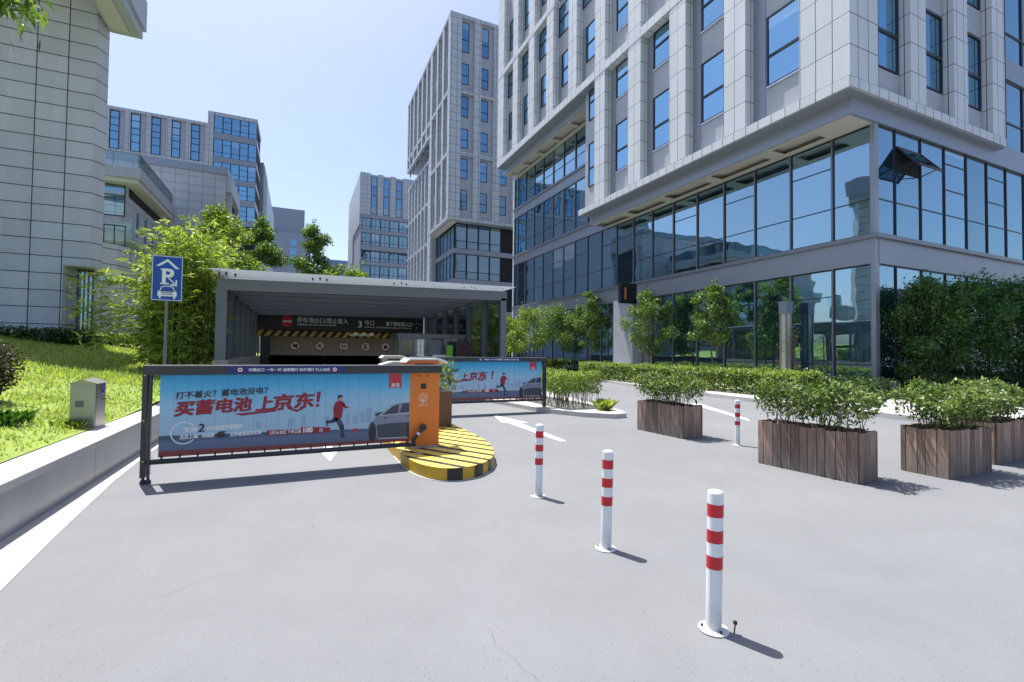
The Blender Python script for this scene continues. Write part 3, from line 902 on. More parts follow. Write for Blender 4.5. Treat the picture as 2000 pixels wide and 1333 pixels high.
far_facade(T,'x',19.6,[(pw[i][1],pw[i+1][0]) for i in range(3)],0,0,wt,gm='glass_far',wfrac=(.05,.7))
far_facade(T,'x',19.6,[(pw[i][1],pw[i+1][0]) for i in range(3,9)],0,0,wt[3:],gm='glass_far',wfrac=(.05,.7))
far_facade(T,'y',66.9,[(21.4,23.45),(24.55,26.65),(27.75,29.9)],0,0,wt,gm='glass_far',wfrac=(.03,.62))
m = MB(); m.box(20.2,20.7,79.5,81.6,0,35.5); m.build('pier', M['far_panel'], T)
for k in range(6):
    a = 83.6+k*2.7; m = MB(); m.box(20.2,20.7,a,a+.7,0,35.5); m.build('pier', M['far_panel'], T)
    for z0,z1 in ((7,13),(14,20),(21.2,27.2),(28.4,34.6)): window(T,'x',20.66,a-1.95,a-.04,z0,z1,(z0+3,),gm='glass_far',fw=.1)
m = MB()
for z in (13.2,20.3,27.5,35.0): m.box(20.25,20.7,81.6,99,z,z+.5)
m.build('ledge', M['far_panel'], T)
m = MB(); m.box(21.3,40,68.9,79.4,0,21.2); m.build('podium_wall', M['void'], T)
m = MB()
for z0,z1 in ((11.9,12.7),(16.6,17.35),(7.2,8.0)): m.box(21.0,21.35,68.6,79.4,z0,z1); m.box(21.35,40,68.6,68.95,z0,z1)
m.build('podium_band', M['band'], T)
for z0,z1 in ((8.0,11.9),(12.7,16.6),(17.35,21.2)):
    for k in range(4): window(T,'y',68.85,21.35+k*1.9,23.2+k*1.9,z0,z1,(z0+1.2,),gm='glass_low',fw=.1)
    for k in range(5): window(T,'x',21.25,69+k*1.9,70.85+k*1.9,z0,z1,(),gm='glass_low',fw=.08)
m = MB(); m.box(20.2,21.0,67.4,78.4,20.9,21.2); m.build('soffit', M['soffit'], T)

FT = thing('far_tower', (14.3,132.7,0), 'distant grey office tower with four lit glass floors left of the middle tower', 'building')
m = MB(); m.box(14.6,45,133.1,165,0,50.0); m.build('wall', M['spandrel'], FT)
for a,b in ((14.3,17.1),(19.0,20.4),(22.3,23.8),(25.8,30)):
    m = MB(); m.box(a,b,132.7,133.1,38.9,50.2); m.build('pier', M['far_panel'], FT)
m = MB(); m.box(14.29,14.6,133.1,165,36,50.1); m.box(14.28,14.6,150,165,0,36); m.build('side_wall', M['far_panel'], FT)
far_facade(FT,'y',132.7,[(17.1,19.0),(20.4,22.3),(23.8,25.8)],0,0,[(39.2,44.2),(44.4,49.3)],rec=.38,wfrac=(.1,.85))
for z0,z1 in ((34.8,37.9),(30.4,33.8),(26,29.1),(21.5,25),(17,20.6)):
    for k in range(6): window(FT,'y',133.0,14.9+k*2.5,17.3+k*2.5,z0,z1,(z0+1,),gm='glass_far',fw=.12,vm=(16+k*2.5,))
m = MB()
for z0,z1 in ((33.8,34.8),(29.1,30.4),(25,26),(20.6,21.5),(37.9,38.9)): m.box(14.5,45,132.75,133.1,z0,z1)
m.build('band', M['band'], FT)

BB = thing('blue_building', (12,190,0), 'small hazy blue building far behind the canopy roof', 'building')
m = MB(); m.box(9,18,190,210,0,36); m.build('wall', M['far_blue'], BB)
m = MB()
for k in range(3):
    for z in (20,24,28,32): m.box(10+k*2.6,11.6+k*2.6,189.9,190,z,z+2)
m.build('window', M['glass_far'], BB)

LR = thing('rear_office_block', (-18,115.6,0), 'long pale office block with five tall window bays and glazed end tower', 'building')
m = MB(); m.box(-60,-17.35,116.0,140,0,48.6); m.build('wall', M['spandrel'], LR)
m = MB(); m.box(-60,-17.3,115.58,116.0,48.45,49.0); m.box(-60,-17.3,115.55,116,39.6,40.6); m.build('ledge', M['far_panel'], LR)
bays = [(-34.63,-33.11),(-31.29,-29.75),(-27.96,-26.41),(-24.57,-23.09),(-21.27,-19.73)]
edges = [-37.5] + [q for b in bays for q in b] + [-17.35]
for i in range(0,len(edges),2):
    m = MB(); m.box(edges[i]+(1.0 if i else 0),edges[i+1],115.6,116.0,40.6,48.45); m.build('pier', M['far_panel'], LR)
for a,b in bays: window(LR,'y',115.95,a,b,40.75,48.3,(42.6,44.2,45.4,46.9),gm='glass',fw=.13,out=.06)
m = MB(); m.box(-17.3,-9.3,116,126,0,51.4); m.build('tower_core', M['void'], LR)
m = MB(); m.box(-18.3,-17.25,115.5,117,40,51.6); m.box(-17.3,-9.15,115.7,126,50.9,51.7); m.build('tower_edge', M['far_panel'], LR)
m = MB()
for z0,z1 in ((46,47.3),(41.1,42.2),(36.7,37.8),(32.3,33.6),(28,29.2)): m.box(-17.24,-9.2,115.62,126,z0,z1)
m.build('tower_band', M['band'], LR)
for z0,z1 in ((47.3,50.9),(42.2,46),(37.8,41.1),(33.6,36.7),(29.2,32.3)):
    for k in range(5): window(LR,'y',115.72,-17.2+k*1.6,-15.62+k*1.6,z0,z1,(z0+1,) if k%2==0 else (z0+1,z1-1.1),gm='glass',fw=.08)
m = MB(); m.box(-9.2,10,128,180,0,46.5) if False else None
m.box(-24,-8.6,128,181,0,46.8); m.build('rear_wing', M['band'], LR)
m = MB()
for k in range(5): m.box(-8.6,-8.4,129+k*2.4,129.9+k*2.4,5,46.5)
m.build('fin', M['far_panel'], LR)

DB = thing('distant_block', (-5,235,0), 'plain grey stepped block furthest away at the left skyline gap', 'building')
m = MB(); m.box(-30,1.3,240,262,0,67); m.box(-30,4.2,236,239.9,0,55); m.build('wall', M['band'], DB)
m = MB()
for z in (49,45,41): m.box(-4.5,-1.8,235.85,236,z,z+3)
m.build('window', M['glass_far'], DB)

LM = thing('terrace_building', (-12,46,0), 'grey panelled building with a glass-railed roof terrace behind the bamboo', 'building')
m = MB(); m.box(-30,-7.1,55.4,62.5,0,19.3); m.build('wall', M['block_panel'], LM)
m = MB(); m.box(-30,-6.9,55.2,55.4,19.25,19.95); m.box(-30,-6.9,55.4,63,19.3,19.96); m.build('roof_edge', M['band'], LM)
m = MB(); m.box(-7.1,-6.6,55.5,62.9,17.6,19.29); m.box(-7.1,-6.62,56.1,56.5,0,17.6); m.box(-7.1,-6.62,62.2,62.6,0,17.6); m.build('end_frame', M['spandrel'], LM)
m = MB(); m.box(-7.095,-7.05,56.5,62.2,2,17.5); m.build('end_recess', M['void'], LM)
m = MB(); m.box(-30,-11.2,44,54.6,14.35,15.2); m.build('terrace_slab', M['spandrel'], LM)
m = MB(); m.box(-30,-11.35,44.15,54.9,14.0,14.34); m.build('terrace_soffit', M['soffit'], LM)
m = MB()
m.box(-30,-11.3,44.06,44.08,15.25,16.2); m.box(-11.32,-11.3,44.1,54.4,15.25,16.2)
rl = m.build('terrace_railing', M['rail_glass'], LM)
m = MB()
m.box(-30,-11.28,44.04,44.1,16.2,16.26); m.box(-11.34,-11.28,44.1,54.4,16.2,16.26)
for k in range(9): m.box(-11.33,-11.29,44.1+k*1.28,44.14+k*1.28,15.2,16.2)
for k in range(5): m.box(-11.4-k*1.5,-11.36-k*1.5,44.05,44.09,15.2,16.2)
m.build('rail', M['mullion'], rl)
m = MB(); m.box(-30,-12.3,45.02,55.4,0,14.0); m.build('lower_wall', M['block_panel'], LM)
for k in range(4): window(LM,'y',45.0,-20.2+k*1.97,-18.25+k*1.97,11.6,14.0,(13.2,),gm='glass_low',fw=.07)
for k in range(4): window(LM,'y',45.0,-20.2+k*1.97,-18.25+k*1.97,6.5,9.4,(8.3,),gm='glass_low',fw=.07)
m = MB(); m.box(-12.3,-12.27,45.6,54.5,13.3,13.98); m.build('clerestory', M['void'], LM)
for k in range(3):
    m = MB(); m.box(-12.3,-12.24,47.6+k*2.2,48.1+k*2.2,10.2,12.6); m.build('slit_window', M['glass_low'], LM)
m = MB(); m.box(-30,-11.6,43.9,55,9.5,10.1); m.build('lower_slab', M['spandrel'], LM)
m = MB(); m.box(-30,-11.66,43.95,43.97,10.12,11.0); m.build('lower_railing', M['rail_glass'], LM)

# ------------------------------------------------------------------ near building at the left
LB = thing('stone_panel_building', (-9,26,1.5), 'tall taupe stone-panelled building corner at the left edge', 'building')
m = MB()
m.prism([(-24,24.6),(-11.1,26.0),(-8.3,26.0),(-8.03,26.55),(-12.6,29.6),(-24,29.6)], 5.05, 17.0)
m.prism([(-24,24.6),(-11.1,26.0),(-9.16,26.0),(-9.16,26.95),(-8.3,26.95),(-12.6,29.6),(-24,29.6)], 0.4, 5.05)
m.build('wall', M['left_panel'], LB)
m = MB(); m.prism([(-9.15,26.0),(-8.3,26.0),(-8.03,26.55),(-8.4,26.94),(-9.15,26.94)],5.0,5.045); m.build('entrance_soffit', M['soffit'], LB)
window(LB,'y',26.94,-8.98,-8.42,.8,5.0,(1.9,),gm='glass_low',fw=.05,vm=(-8.75,-8.6))
m = MB()
m.box(-8.02,-6.85,21,26.6,15.75,16.2); m.box(-8.02,-6.75,20.9,26.75,16.2,17.0)
m.prism([(-24,20.9),(-6.75,20.9),(-6.75,26.75),(-12.6,29.8),(-24,29.8)],17.001,17.6)
m.build('roof_eaves', M['spandrel'], LB)
m = MB(); m.box(-7.9,-7.25,21.4,26.2,15.7,15.74); m.build('eaves_soffit', M['soffit'], LB)
m = MB(); m.prism([(-8.3,26.96),(-7.75,27.4),(-7.35,28.6),(-9.2,28.9)],5.15,6.3); m.build('balcony', M['left_panel'], LB)
m = MB(); m.box(-8.62,-7.75,28.45,28.47,6.31,7.4); m.quad((-7.75,28.45,6.31),(-7.4,28.9,6.31),(-7.4,28.9,7.4),(-7.75,28.45,7.4)); bl = m.build('balcony_glass', M['rail_glass'], LB)
m = MB(); m.box(-8.64,-7.72,28.43,28.49,7.4,7.45)
for x in (-8.58,-8.18,-7.77): m.box(x-.02,x+.02,28.42,28.445,6.3,7.4)
m.build('balcony_rail', M['steel_dark'], bl)

# ------------------------------------------------------------------ low wall along the lawn
RW = thing('retaining_wall', (-2.2,6,0), 'low grey granite wall with pale coping holding up the lawn', 'wall')
m = MB(); m.box(-2.46,-2.06,-5,15.5,-.05,.385); m.build('wall_face', M['granite'], RW)
m = MB(); m.box(-2.5,-2.035,-5,15.52,.387,.46); m.build('coping', M['concrete'], RW, bevel=.008)

# ------------------------------------------------------------------ car park canopy
G = thing('garage_canopy', (2.4,16,0), 'grey steel canopy with glass roof over the underground car park ramp', 'canopy')
def rz(x): return 3.52 + (x+2.1)*0.0215
m = MB()
def beam(y0,y1,drop,top,x0=-2.2,x1=7.0):
    a = rz(x0); b = rz(x1)
    m.add([(x0,y0,a-drop),(x1,y0,b-drop),(x1,y1,b-drop),(x0,y1,a-drop),(x0,y0,a+top),(x1,y0,b+top),(x1,y1,b+top),(x0,y1,a+top)],
          [(0,3,2,1),(4,5,6,7),(0,1,5,4),(1,2,6,5),(2,3,7,6),(3,0,4,7)])
m = MB(); beam(16.0,16.22,.28,.06); m.build('front_beam', M['steel'], G)
ycol = [16.0,17.9,19.8,21.7,23.6,25.5,27.4]
for y in ycol[1:]:
    m = MB(); beam(y,y+.16,.2,.05); m.build('roof_beam', M['steel'], G)
for y in ycol[:-1]:
    m = MB(); beam(y+.93,y+1.05,.1,.05); m.build('roof_beam', M['steel'], G)
m = MB()
m.add([(-2.24,15.1,rz(-2.24)+.19),(6.92,15.1,rz(6.92)+.09),(6.98,28.4,rz(6.98)+.08),(-2.26,28.4,rz(-2.26)+.1),
       (-2.24,15.1,rz(-2.24)+.215),(6.92,15.1,rz(6.92)+.115),(6.98,28.4,rz(6.98)+.11),(-2.26,28.4,rz(-2.26)+.13)],
      [(0,3,2,1),(4,5,6,7),(0,1,5,4),(1,2,6,5),(2,3,7,6),(3,0,4,7)])
m.build('glass_roof', M['fascia_glass'], G)
m = MB()
for x in (-1.9,.55,3.0,5.4,6.6):
    for dx in (-.2,.0,.2): m.lathe(x+dx,15.62-.2*(dx == 0),[(.02,rz(x)+.07),(.032,rz(x)+.15-x*.01)],8)
    m.build('glass_bracket', M['steel_dark'], G); m = MB()
pieces('side_beam', M['steel'], G, [(-2.2,-1.98,16.22,28,rz(-2.1)-.16,rz(-2.1)+.04), (6.78,6.98,16.22,28,rz(6.9)-.16,rz(6.9)+.04)])
for y in ycol:
    m = MB(); m.box(6.76,6.98,y,y+.16,.1,rz(6.9)-.2); m.build('column', M['steel'], G)
    m = MB(); m.box(-2.22,-1.98 if y > 17 else -1.94,y+.01,y+.17,1.2,rz(-2.1)-.2); m.build('column', M['steel'], G)
pieces('side_glazing', M['booth_glass'], G, [(-2.12,-2.1,16.2,28,1.22,rz(-2.1)-.17), (6.86,6.88,16.2,28,1.25,rz(6.9)-.17)])
pieces('parapet', M['ramp_wall'], G, [(6.72,7.0,15.5,28.4,.0,1.2), (-2.25,-1.86,16.0,30,0,1.2)])
m = MB(); m.box(-1.98,-1.86,15.4,48,-2.8,0); m.box(6.72,6.84,15.4,48,-2.8,0); m.build('ramp_wall', M['ramp_wall'], G)
# dark wall behind the header and the roof of the tunnel
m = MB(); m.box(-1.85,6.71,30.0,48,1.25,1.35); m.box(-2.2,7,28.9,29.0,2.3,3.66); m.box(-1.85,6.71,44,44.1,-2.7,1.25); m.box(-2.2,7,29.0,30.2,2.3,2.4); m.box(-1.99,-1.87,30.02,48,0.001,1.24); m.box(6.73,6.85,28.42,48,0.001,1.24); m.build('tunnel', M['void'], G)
m = MB(); m.box(-1.45,6.71,29.2,29.5,1.24,2.28); m.build('header_beam', M['ramp_wall'], G)
m = MB(); m.box(-1.86,-1.45,28.4,29.5,-1.5,2.5); m.build('tunnel_side', M['steel_dark'], G)
m = MB()
for x,y in ((0.2,17.4),(2.6,17.4),(4.8,17.4),(0.2,19.3),(2.6,19.3)): m.box(x,x+.3,y,y+.12,rz(x)-.12,rz(x)-.04)
m.build('ceiling_fitting', M['steel'], G)

HB = thing('hazard_beam', (2.4,28.1,2.28), 'black and yellow striped height beam with a small white tube light under the canopy sign', 'beam')
m = MB(); m.box(-1.98,6.7,28.05,28.2,2.27,2.56); m.build('bar', M['hazard'], HB)
m = MB(); m.box(2.6,3.95,27.9,28.04,2.36,2.46); m.build('tube_light', M['sign_white'], HB, bevel=.02)

BS = thing('entrance_sign', (2.4,27.9,2.7), 'long black overhead sign with white writing for car park exit and entrance', 'sign')
m = MB(); m.slab([(-1.98,2.66),(6.72,2.66),(6.72,3.43),(-1.98,3.55)],27.8,27.95); m.build('board', M['sign_black'], BS)
yS = 27.79
m = MB(); disc(m,(-.58,yS,3.06),.29,n=40,mi=0); m.box(-.79,-.37,yS-.006,yS-.003,3.02,3.09,1); m.build('no_entry_symbol', [M['sign_red'],M['sign_white']], BS)
m = MB()
put_text(m,'停车场出口/禁止驶入',.32,(-.12,yS,3.04),bold=.004,fit=2.6)
put_text(m,'PARKING LOT EXIT  DO NOT ENTER',.12,(-.1,yS,2.87),bold=.003,fit=1.95)
put_text(m,'3',.52,(3.0,yS,2.84),bold=.012); put_text(m,'号口',.28,(3.36,yS,3.02),bold=.004); put_text(m,'NO.3 ENTRANCE',.1,(3.36,yS,2.84),bold=.002,fit=.55)
put_text(m,'地下停车场入口',.27,(4.55,yS,3.0),bold=.004,fit=1.5)
put_text(m,'UNDERGROUND PARKING LOT ENTRANCE',.1,(4.0,yS,2.84),bold=.002,fit=2.05)
m.build('lettering', M['sign_white'], BS)
m = MB()
stroke(m,[(6.14,3.08),(6.36,3.2),(6.6,3.09)],.04,yS); put_text(m,'P',.3,(6.27,yS,2.78),bold=.006)
m.build('parking_symbol', plain('sign_green',(.08,.3,.24),.4), BS)

def round_sign(x, kind, label):
    t = thing('round_sign', (x,29.18,1.78), label, 'sign', 'round traffic signs on the ramp header')
    y = 29.19
    m = MB(); 
    n=36
    m.add([(x+.29*math.cos(2*math.pi*k/n),y,1.78+.29*math.sin(2*math.pi*k/n)) for k in range(n)]+[(x+.29*math.cos(2*math.pi*k/n),y-.02,1.78+.29*math.sin(2*math.pi*k/n)) for k in range(n)],
          [tuple(range(n,2*n))]+[(k,(k+1)%n,n+(k+1)%n,n+k) for k in range(n)])
    m.build('plate', M['sign_white'], t)
    m = MB(); disc(m,(x,y-.023,1.78),.29,n=40,r2=.235); m.build('red_ring', M['sign_red'], t)
    m = MB(); q = y-.023
    def P(*a): return [(x+u, 1.78+v) for u,v in a]
    if kind == 'horn':
        flat(m,P((-.13,-.04),(-.04,-.06),(.1,-.15),(.16,.1),(0,.06),(-.12,.04)),q); stroke(m,P((-.15,.16),(.15,-.16)),.05,q-.002)
    elif kind == 'smoke':
        stroke(m,P((-.05,-.1),(0,.03)),.05,q); disc(m,(x+.03,q,1.86),.035,n=14); stroke(m,P((0,.03),(.1,-.1)),.04,q); stroke(m,P((-.1,-.02),(.08,.02)),.035,q); stroke(m,P((-.16,.16),(.16,-.16)),.05,q-.002)
    elif kind == 'height':
        put_text(m,'2.0',.2,(x-.15,q,1.71),bold=.008,fit=.28); flat(m,P((-.07,.23),(.07,.23),(0,.13)),q); flat(m,P((-.07,-.23),(0,-.13),(.07,-.23)),q)
    elif kind == 'speed':
        put_text(m,'5',.36,(x-.1,q,1.66),bold=.02)
    else:
        flat(m,P((-.1,-.1),(.1,-.1),(.1,.02),(.05,.1),(-.05,.1),(-.1,.02)),q)
    m.build('symbol', M['sign_black'], t)
round_sign(-.19,'horn','red-ringed no-horn sign, leftmost on the ramp header')
round_sign(1.1,'smoke','red-ringed no-pedestrians sign second from left on the ramp header')
round_sign(2.4,'height','red-ringed 2.0 height limit sign on the ramp header')
round_sign(3.62,'speed','red-ringed speed limit 5 sign on the ramp header')
round_sign(4.78,'car','red-ringed sign at the right end, half hidden by the glass booth')

# attendant booth in the middle of the lanes
K = thing('attendant_booth', (4.6,18.5,0), 'small glass attendant booth with grey posts behind the orange gate machine', 'booth')
m = MB()
for x,y in ((3.55,18.6),(4.1,18.6),(4.75,18.6),(5.35,18.6),(6.1,18.6),(3.55,20.0),(6.1,20.0)): m.box(x,x+.09,y,y+.09,-.5,2.05)
m.box(3.5,6.25,18.56,18.74,2.05,2.16); m.box(3.5,6.25,20,20.1,2.05,2.16); m.build('frame', M['steel'], K)
m = MB(); m.box(3.48,6.27,18.54,20.15,2.165,2.22); m.build('roof', M['steel'], K)
pieces('glass', M['booth_glass'], K, [(3.64,4.1,18.63,18.65,1.0,2.04), (4.19,4.75,18.63,18.65,1.0,2.04), (5.44,6.1,18.63,18.65,1.0,2.04)])
m = MB(); m.box(3.6,6.15,18.62,20.0,-.5,.95); m.build('counter', M['steel_dark'], K)
m = MB(); m.box(4.85,5.3,18.61,18.64,1.0,2.0); m.build('louvre_panel', M['steel'], K)
m = MB(); m.box(4.84,5.6,18.3,18.5,1.22,1.4); m.build('notice_board', M['sign_white'], K)
m = MB(); m.box(5.36,5.62,18.2,18.25,1.2,1.78); m.build('green_panel', M['lime'], K)
DS = thing('display_screen', (5.95,18.1,0), 'dark display box with faint red rows beside the booth', 'display')
m = MB(); m.box(5.7,6.3,18.0,18.3,1.25,1.95); m.box(5.95,6.05,18.1,18.2,-.4,1.25); m.build('housing', M['steel_dark'], DS, bevel=.01)
m = MB()
for k in range(3): m.box(5.78,6.22,17.985,17.997,1.4+k*.17,1.5+k*.17)
m.build('text_row', plain('dark_red_led',(.09,.008,.01),.5), DS)

# ------------------------------------------------------------------ advertising barriers
def barrier(name, x0, x1, y, z0, z1, label, flip, hs=1.0, full=True):
    """frame from x0 to x1, foot of the sheet z0, top of beam z1; post at x0 (or at x1 when flip)"""
    px0, px1 = (x0, x0+.085) if not flip else (x1-.085, x1)
    T = thing(name, ((px0+px1)/2, y, 0), label, 'barrier', 'fence barriers across the lanes')
    m = MB(); m.box(x0, x1, y-.035, y+.035, z1-.105, z1); m.build('top_beam', M['barrier_frame'], T, bevel=.006)
    m = MB(); m.box(x0+.01, x1-.01, y-.02, y+.02, z1+.001, z1+.007); m.build('top_trim', M['chrome'], T)
    m = MB()
    m.box(px0, px0+.05, y-.035, y+.035, .07, z1-.1); m.box(px1-.026, px1, y-.03, y+.03, .09, z1-.1)
    pp = m.build('post', M['barrier_frame'], T, bevel=.004)
    m = MB(); 
    for xx in (px0+.025, px1-.014): m.lathe(xx, y, [(.012,0),(.032,.004),(.03,.03),(.014,.05),(.014,.1)], 14)
    m.build('foot', M['steel_dark'], pp)
    m = MB()
    for zz in (.25,.7,1.2): m.lathe(px0+.025, y-.036, [(.01,zz),(.01,zz+.012)], 8)
    m.build('rivet', M['chrome'], pp)
    sx0, sx1 = (x0+.16, x1-.44) if not flip else (x0+.1, x1-.12)
    m = MB(); m.tube([(x0+.05,y,z0-.05),(x1-.35 if not flip else x1-.05,y,z0-.05)],.03,12); m.build('bottom_bar', M['barrier_frame'], T, smooth=True)
    nn = int((sx1-sx0)/.165)
    pieces('sheet_clip', M['steel_dark'], T, [(xx-.008, xx+.008, y-.012, y+.012, z0-.03, z0+.02) for xx in [sx0 + .03 + k*(sx1-sx0-.06)/(nn-1) for k in range(nn)]])
    m = MB(); m.box(sx0, sx1, y-.012, y+.008, z0, z1-.108)
    sh = m.build('printed_sheet', M['ad'], T)
    return T, sh

YL = 6.49
T1, S1 = barrier('gate_barrier', -1.57, 1.84, YL, .285, 1.315, 'long grey barrier gate with blue advertising sheet across the left lane', False)
def ad_print(par, X, Z, yf, kx=1.0):
    """everything printed on the sheet; X, Z map the near sheet's coordinates to this one"""
    def t(mb, s, size, x, z, mi=0, bold=0.0, slant=.045, fit=None, shear=0.1):
        put_text(mb, s, size*kx, (X(x),yf,Z(z)), (1,0,slant), (0,0,1), mi, bold*kx, shear, 1.0, 'LEFT', fit*kx if fit else None)
    m = MB(); t(m,'打不着火？蓄电池没电？',.088,-1.268,.938,bold=.0022,fit=.93,slant=.047); m.build('slogan', M['ad_navy'], par)
    m = MB()
    t(m,'买蓄电池',.178,-1.275,.752,bold=.0085,fit=.76,slant=.05,shear=.12)
    t(m,'上',.19,-.46,.775,bold=.008,slant=.05,shear=.12)
    t(m,'京东',.2,-.29,.782,bold=.0085,fit=.47,slant=.05,shear=.12)
    flat(m,[(X(a),Z(b)) for a,b in ((.218,.85),(.252,.852),(.272,.985),(.226,.982))],yf); flat(m,[(X(a),Z(b)) for a,b in ((.214,.79),(.25,.792),(.254,.83),(.218,.828))],yf)
    flat(m,[(X(a),Z(b)) for a,b in ((-.68,.742),(-.6,.716),(-.24,.752),(-.22,.775))],yf)
    flat(m,[(X(a),Z(b)) for a,b in ((-.12,.80),(-.1,.775),(.0,.735),(.1,.79),(.09,.81),(.0,.765))],yf)
    m.build('headline', M['ad_maroon'], par)
    m = MB(); disc(m,(X(-1.175),yf,Z(.545)),.128*kx,n=36,r2=.116*kx,a0=R(40),a1=R(320)); m.build('clock_ring', M['sign_white'], par)
    m = MB()
    t(m,'至快',.062,-1.18,.555,mi=0,bold=.003,slant=.03,fit=.13); t(m,'小时送货到家服务',.058,-.96,.562,mi=0,bold=.003,slant=.03,fit=.37)
    t(m,'北京上海广州成都',.055,-1.215,.478,mi=0,bold=.002,slant=.03,fit=.34); t(m,'分钟极速送达安装',.055,-.72,.48,mi=0,bold=.002,slant=.04,fit=.33)
    m.build('small_print', M['sign_white'], par)
    m = MB(); t(m,'2',.13,-1.04,.548,bold=.003); t(m,'45',.09,-.86,.475,bold=.007); m.build('figure', M['ad_navy'], par)
    m = MB(); flat(m,[(X(a),Z(b)) for a,b in ((-.335,.466),(.385,.462),(.39,.523),(.24,.535),(.05,.545),(.04,.522),(-.33,.525))],yf); tg = m.build('offer_tag', M['ad_maroon'], par)
    m = MB()
    put_text(m,'3月16-20日 下单立减',.05*kx,(X(-.3),yf-.003,Z(.477)),(1,0,.01),bold=.0012*kx,fit=.345*kx); put_text(m,'100',.082*kx,(X(.06),yf-.003,Z(.478)),(1,0,.01),bold=.004*kx); put_text(m,'元',.05*kx,(X(.255),yf-.003,Z(.478)),bold=.001*kx)
    m.build('offer_text', M['sign_white'], tg)
    # running man carrying a battery
    m = MB()
    def F(pts, mi): flat(m,[(X(a),Z(b)) for a,b in pts], yf-.001*mi, mi)
    def ST(pts, wd, mi): stroke(m,[(X(a),Z(b)) for a,b in pts], wd*kx, yf-.001*mi, mi)
    ST([(.455,.66),(.515,.56),(.532,.5)],.062,0); ST([(.532,.51),(.536,.4)],.044,0); F([(.515,.385),(.59,.385),(.585,.4),(.545,.41),(.515,.41)],0)
    ST([(.47,.665),(.43,.6)],.06,0); ST([(.435,.6),(.345,.595)],.042,0); F([(.335,.61),(.355,.61),(.36,.54),(.345,.54)],0)
    F([(.43,.645),(.525,.64),(.535,.72),(.545,.79),(.55,.835),(.52,.86),(.48,.862),(.445,.84),(.42,.77),(.425,.7)],1)
    ST([(.54,.825),(.565,.775),(.615,.755)],.03,1)
    F([(.58,.74),(.64,.745),(.64,.765),(.58,.765)],2)
    disc(m,(X(.503),yf-.003,Z(.893)),.03*kx,n=18,mi=3); F([(.472,.9),(.476,.93),(.505,.937),(.533,.925),(.53,.905),(.5,.91),(.482,.88)],4)
    m.build('running_man', [M['car_dark'],M['ad_maroon'],M['car_light'],M['skin'],M['car_black']], par)
    # parked car
    m = MB()
    F([(.862,.44),(.862,.52),(.895,.575),(.945,.6),(.95,.632),(1.01,.655),(1.06,.7),(1.175,.785),(1.28,.815),(1.395,.815),(1.395,.325),(.98,.345),(.955,.4)],0)
    F([(.965,.525),(1.15,.54),(1.395,.545),(1.395,.345),(.985,.355)],1)
    F([(1.03,.652),(1.175,.765),(1.255,.8),(1.245,.672),(1.1,.655)],1); F([(1.262,.675),(1.305,.8),(1.395,.8),(1.395,.68)],1)
    F([(.94,.655),(.96,.642),(1.01,.668),(1.05,.7),(1.0,.69),(.95,.68)],1)
    ST([(1.0,.648),(1.395,.665)],.012,2); ST([(1.01,.655),(1.175,.778),(1.28,.81),(1.395,.812)],.008,2)
    ST([(1.0,.343),(1.37,.338)],.012,2)
    F([(1.06,.622),(1.1,.622),(1.1,.608),(1.06,.608)],3); F([(1.36,.632),(1.395,.632),(1.395,.618),(1.36,.618)],3)
    e = [(.912+.047*math.cos(q),.435+.128*math.sin(q)) for q in [2*math.pi*k/24 for k in range(24)]]; F(e,3)
    e = [(.916+.03*math.cos(q),.415+.09*math.sin(q)) for q in [2*math.pi*k/20 for k in range(20)]]; F(e,2)
    e = [(.916+.012*math.cos(q),.415+.036*math.sin(q)) for q in [2*math.pi*k/20 for k in range(20)]]; F(e,4)
    e = [(1.4+.04*math.cos(q),.43+.12*math.sin(q)) for q in [math.pi*.5+math.pi*k/16 for k in range(17)]]; F([(min(a,1.395),b) for a,b in e],3)
    m.build('parked_car_print', [M['car_grey'],M['car_dark'],M['car_light'],M['car_black'],M['steel_dark']], par)
    m = MB(); flat(m,[(X(a),Z(b)) for a,b in ((1.114,1.015),(1.284,1.015),(1.284,1.203),(1.114,1.203))],yf); lg = m.build('red_badge', M['ad_red'], par)
    m = MB(); put_text(m,'京东',.055*kx,(X(1.145),yf-.003,Z(1.03)),bold=.0015*kx,fit=.11*kx); m.build('badge_text', M['sign_white'], lg)
    m = MB(); flat(m,[(X(a),Z(b)) for a,b in ((.66,.452),(.73,.455),(.72,.49),(.69,.5))],yf); m.build('red_triangle', M['ad_red'], par)
    # faint towers of the printed city
    m = MB()
    for k,(a,wd,h) in enumerate([(.32,.05,.1),(.58,.04,.13),(.66,.06,.1),(.76,.05,.16),(.83,.07,.2),(.93,.05,.15),(-.45,.06,.07),(-.1,.07,.1),(.05,.05,.13)]):
        flat(m,[(X(a),Z(.56)),(X(a+wd),Z(.56)),(X(a+wd),Z(.56+h)),(X(a),Z(.56+h))],yf+.0012)
    m.build('printed_skyline', plain('print_skyline',(.27,.39,.55),.4,var=.1), par)
ad_print(S1, lambda x: x, lambda z: z, YL-.0155)
def strip(par, x0, x1, y, z0, z1, k=1.0):
    m = MB(); m.box(x0,x1,y-.002,y,z0,z1); st = m.build('blue_strip', M['strip_blue'], par)
    h = z1-z0
    m = MB()
    xs_ = x0 + (x1-x0)*.165; wd = (x1-x0)*.69
    put_text(m,'车辆出口 一车一杆 减速慢行 抬杆通行 行人勿近',h*.52,(xs_,y-.004,z0+h*.3),bold=h*.012,fit=wd)
    m.build('strip_text', M['sign_white'], st)
    m = MB()
    for q in (.1,.9):
        O = (x0+(x1-x0)*q, y-.004, z0+h*.5); disc(m,O,h*.36,n=24,mi=0); disc(m,(O[0],y-.006,O[2]),h*.36,n=24,r2=h*.29,mi=1); disc(m,(O[0],y-.006,O[2]),h*.13,n=12,mi=2)
    m.build('strip_icon', [M['sign_white'],M['sign_red'],M['sign_black']], st)
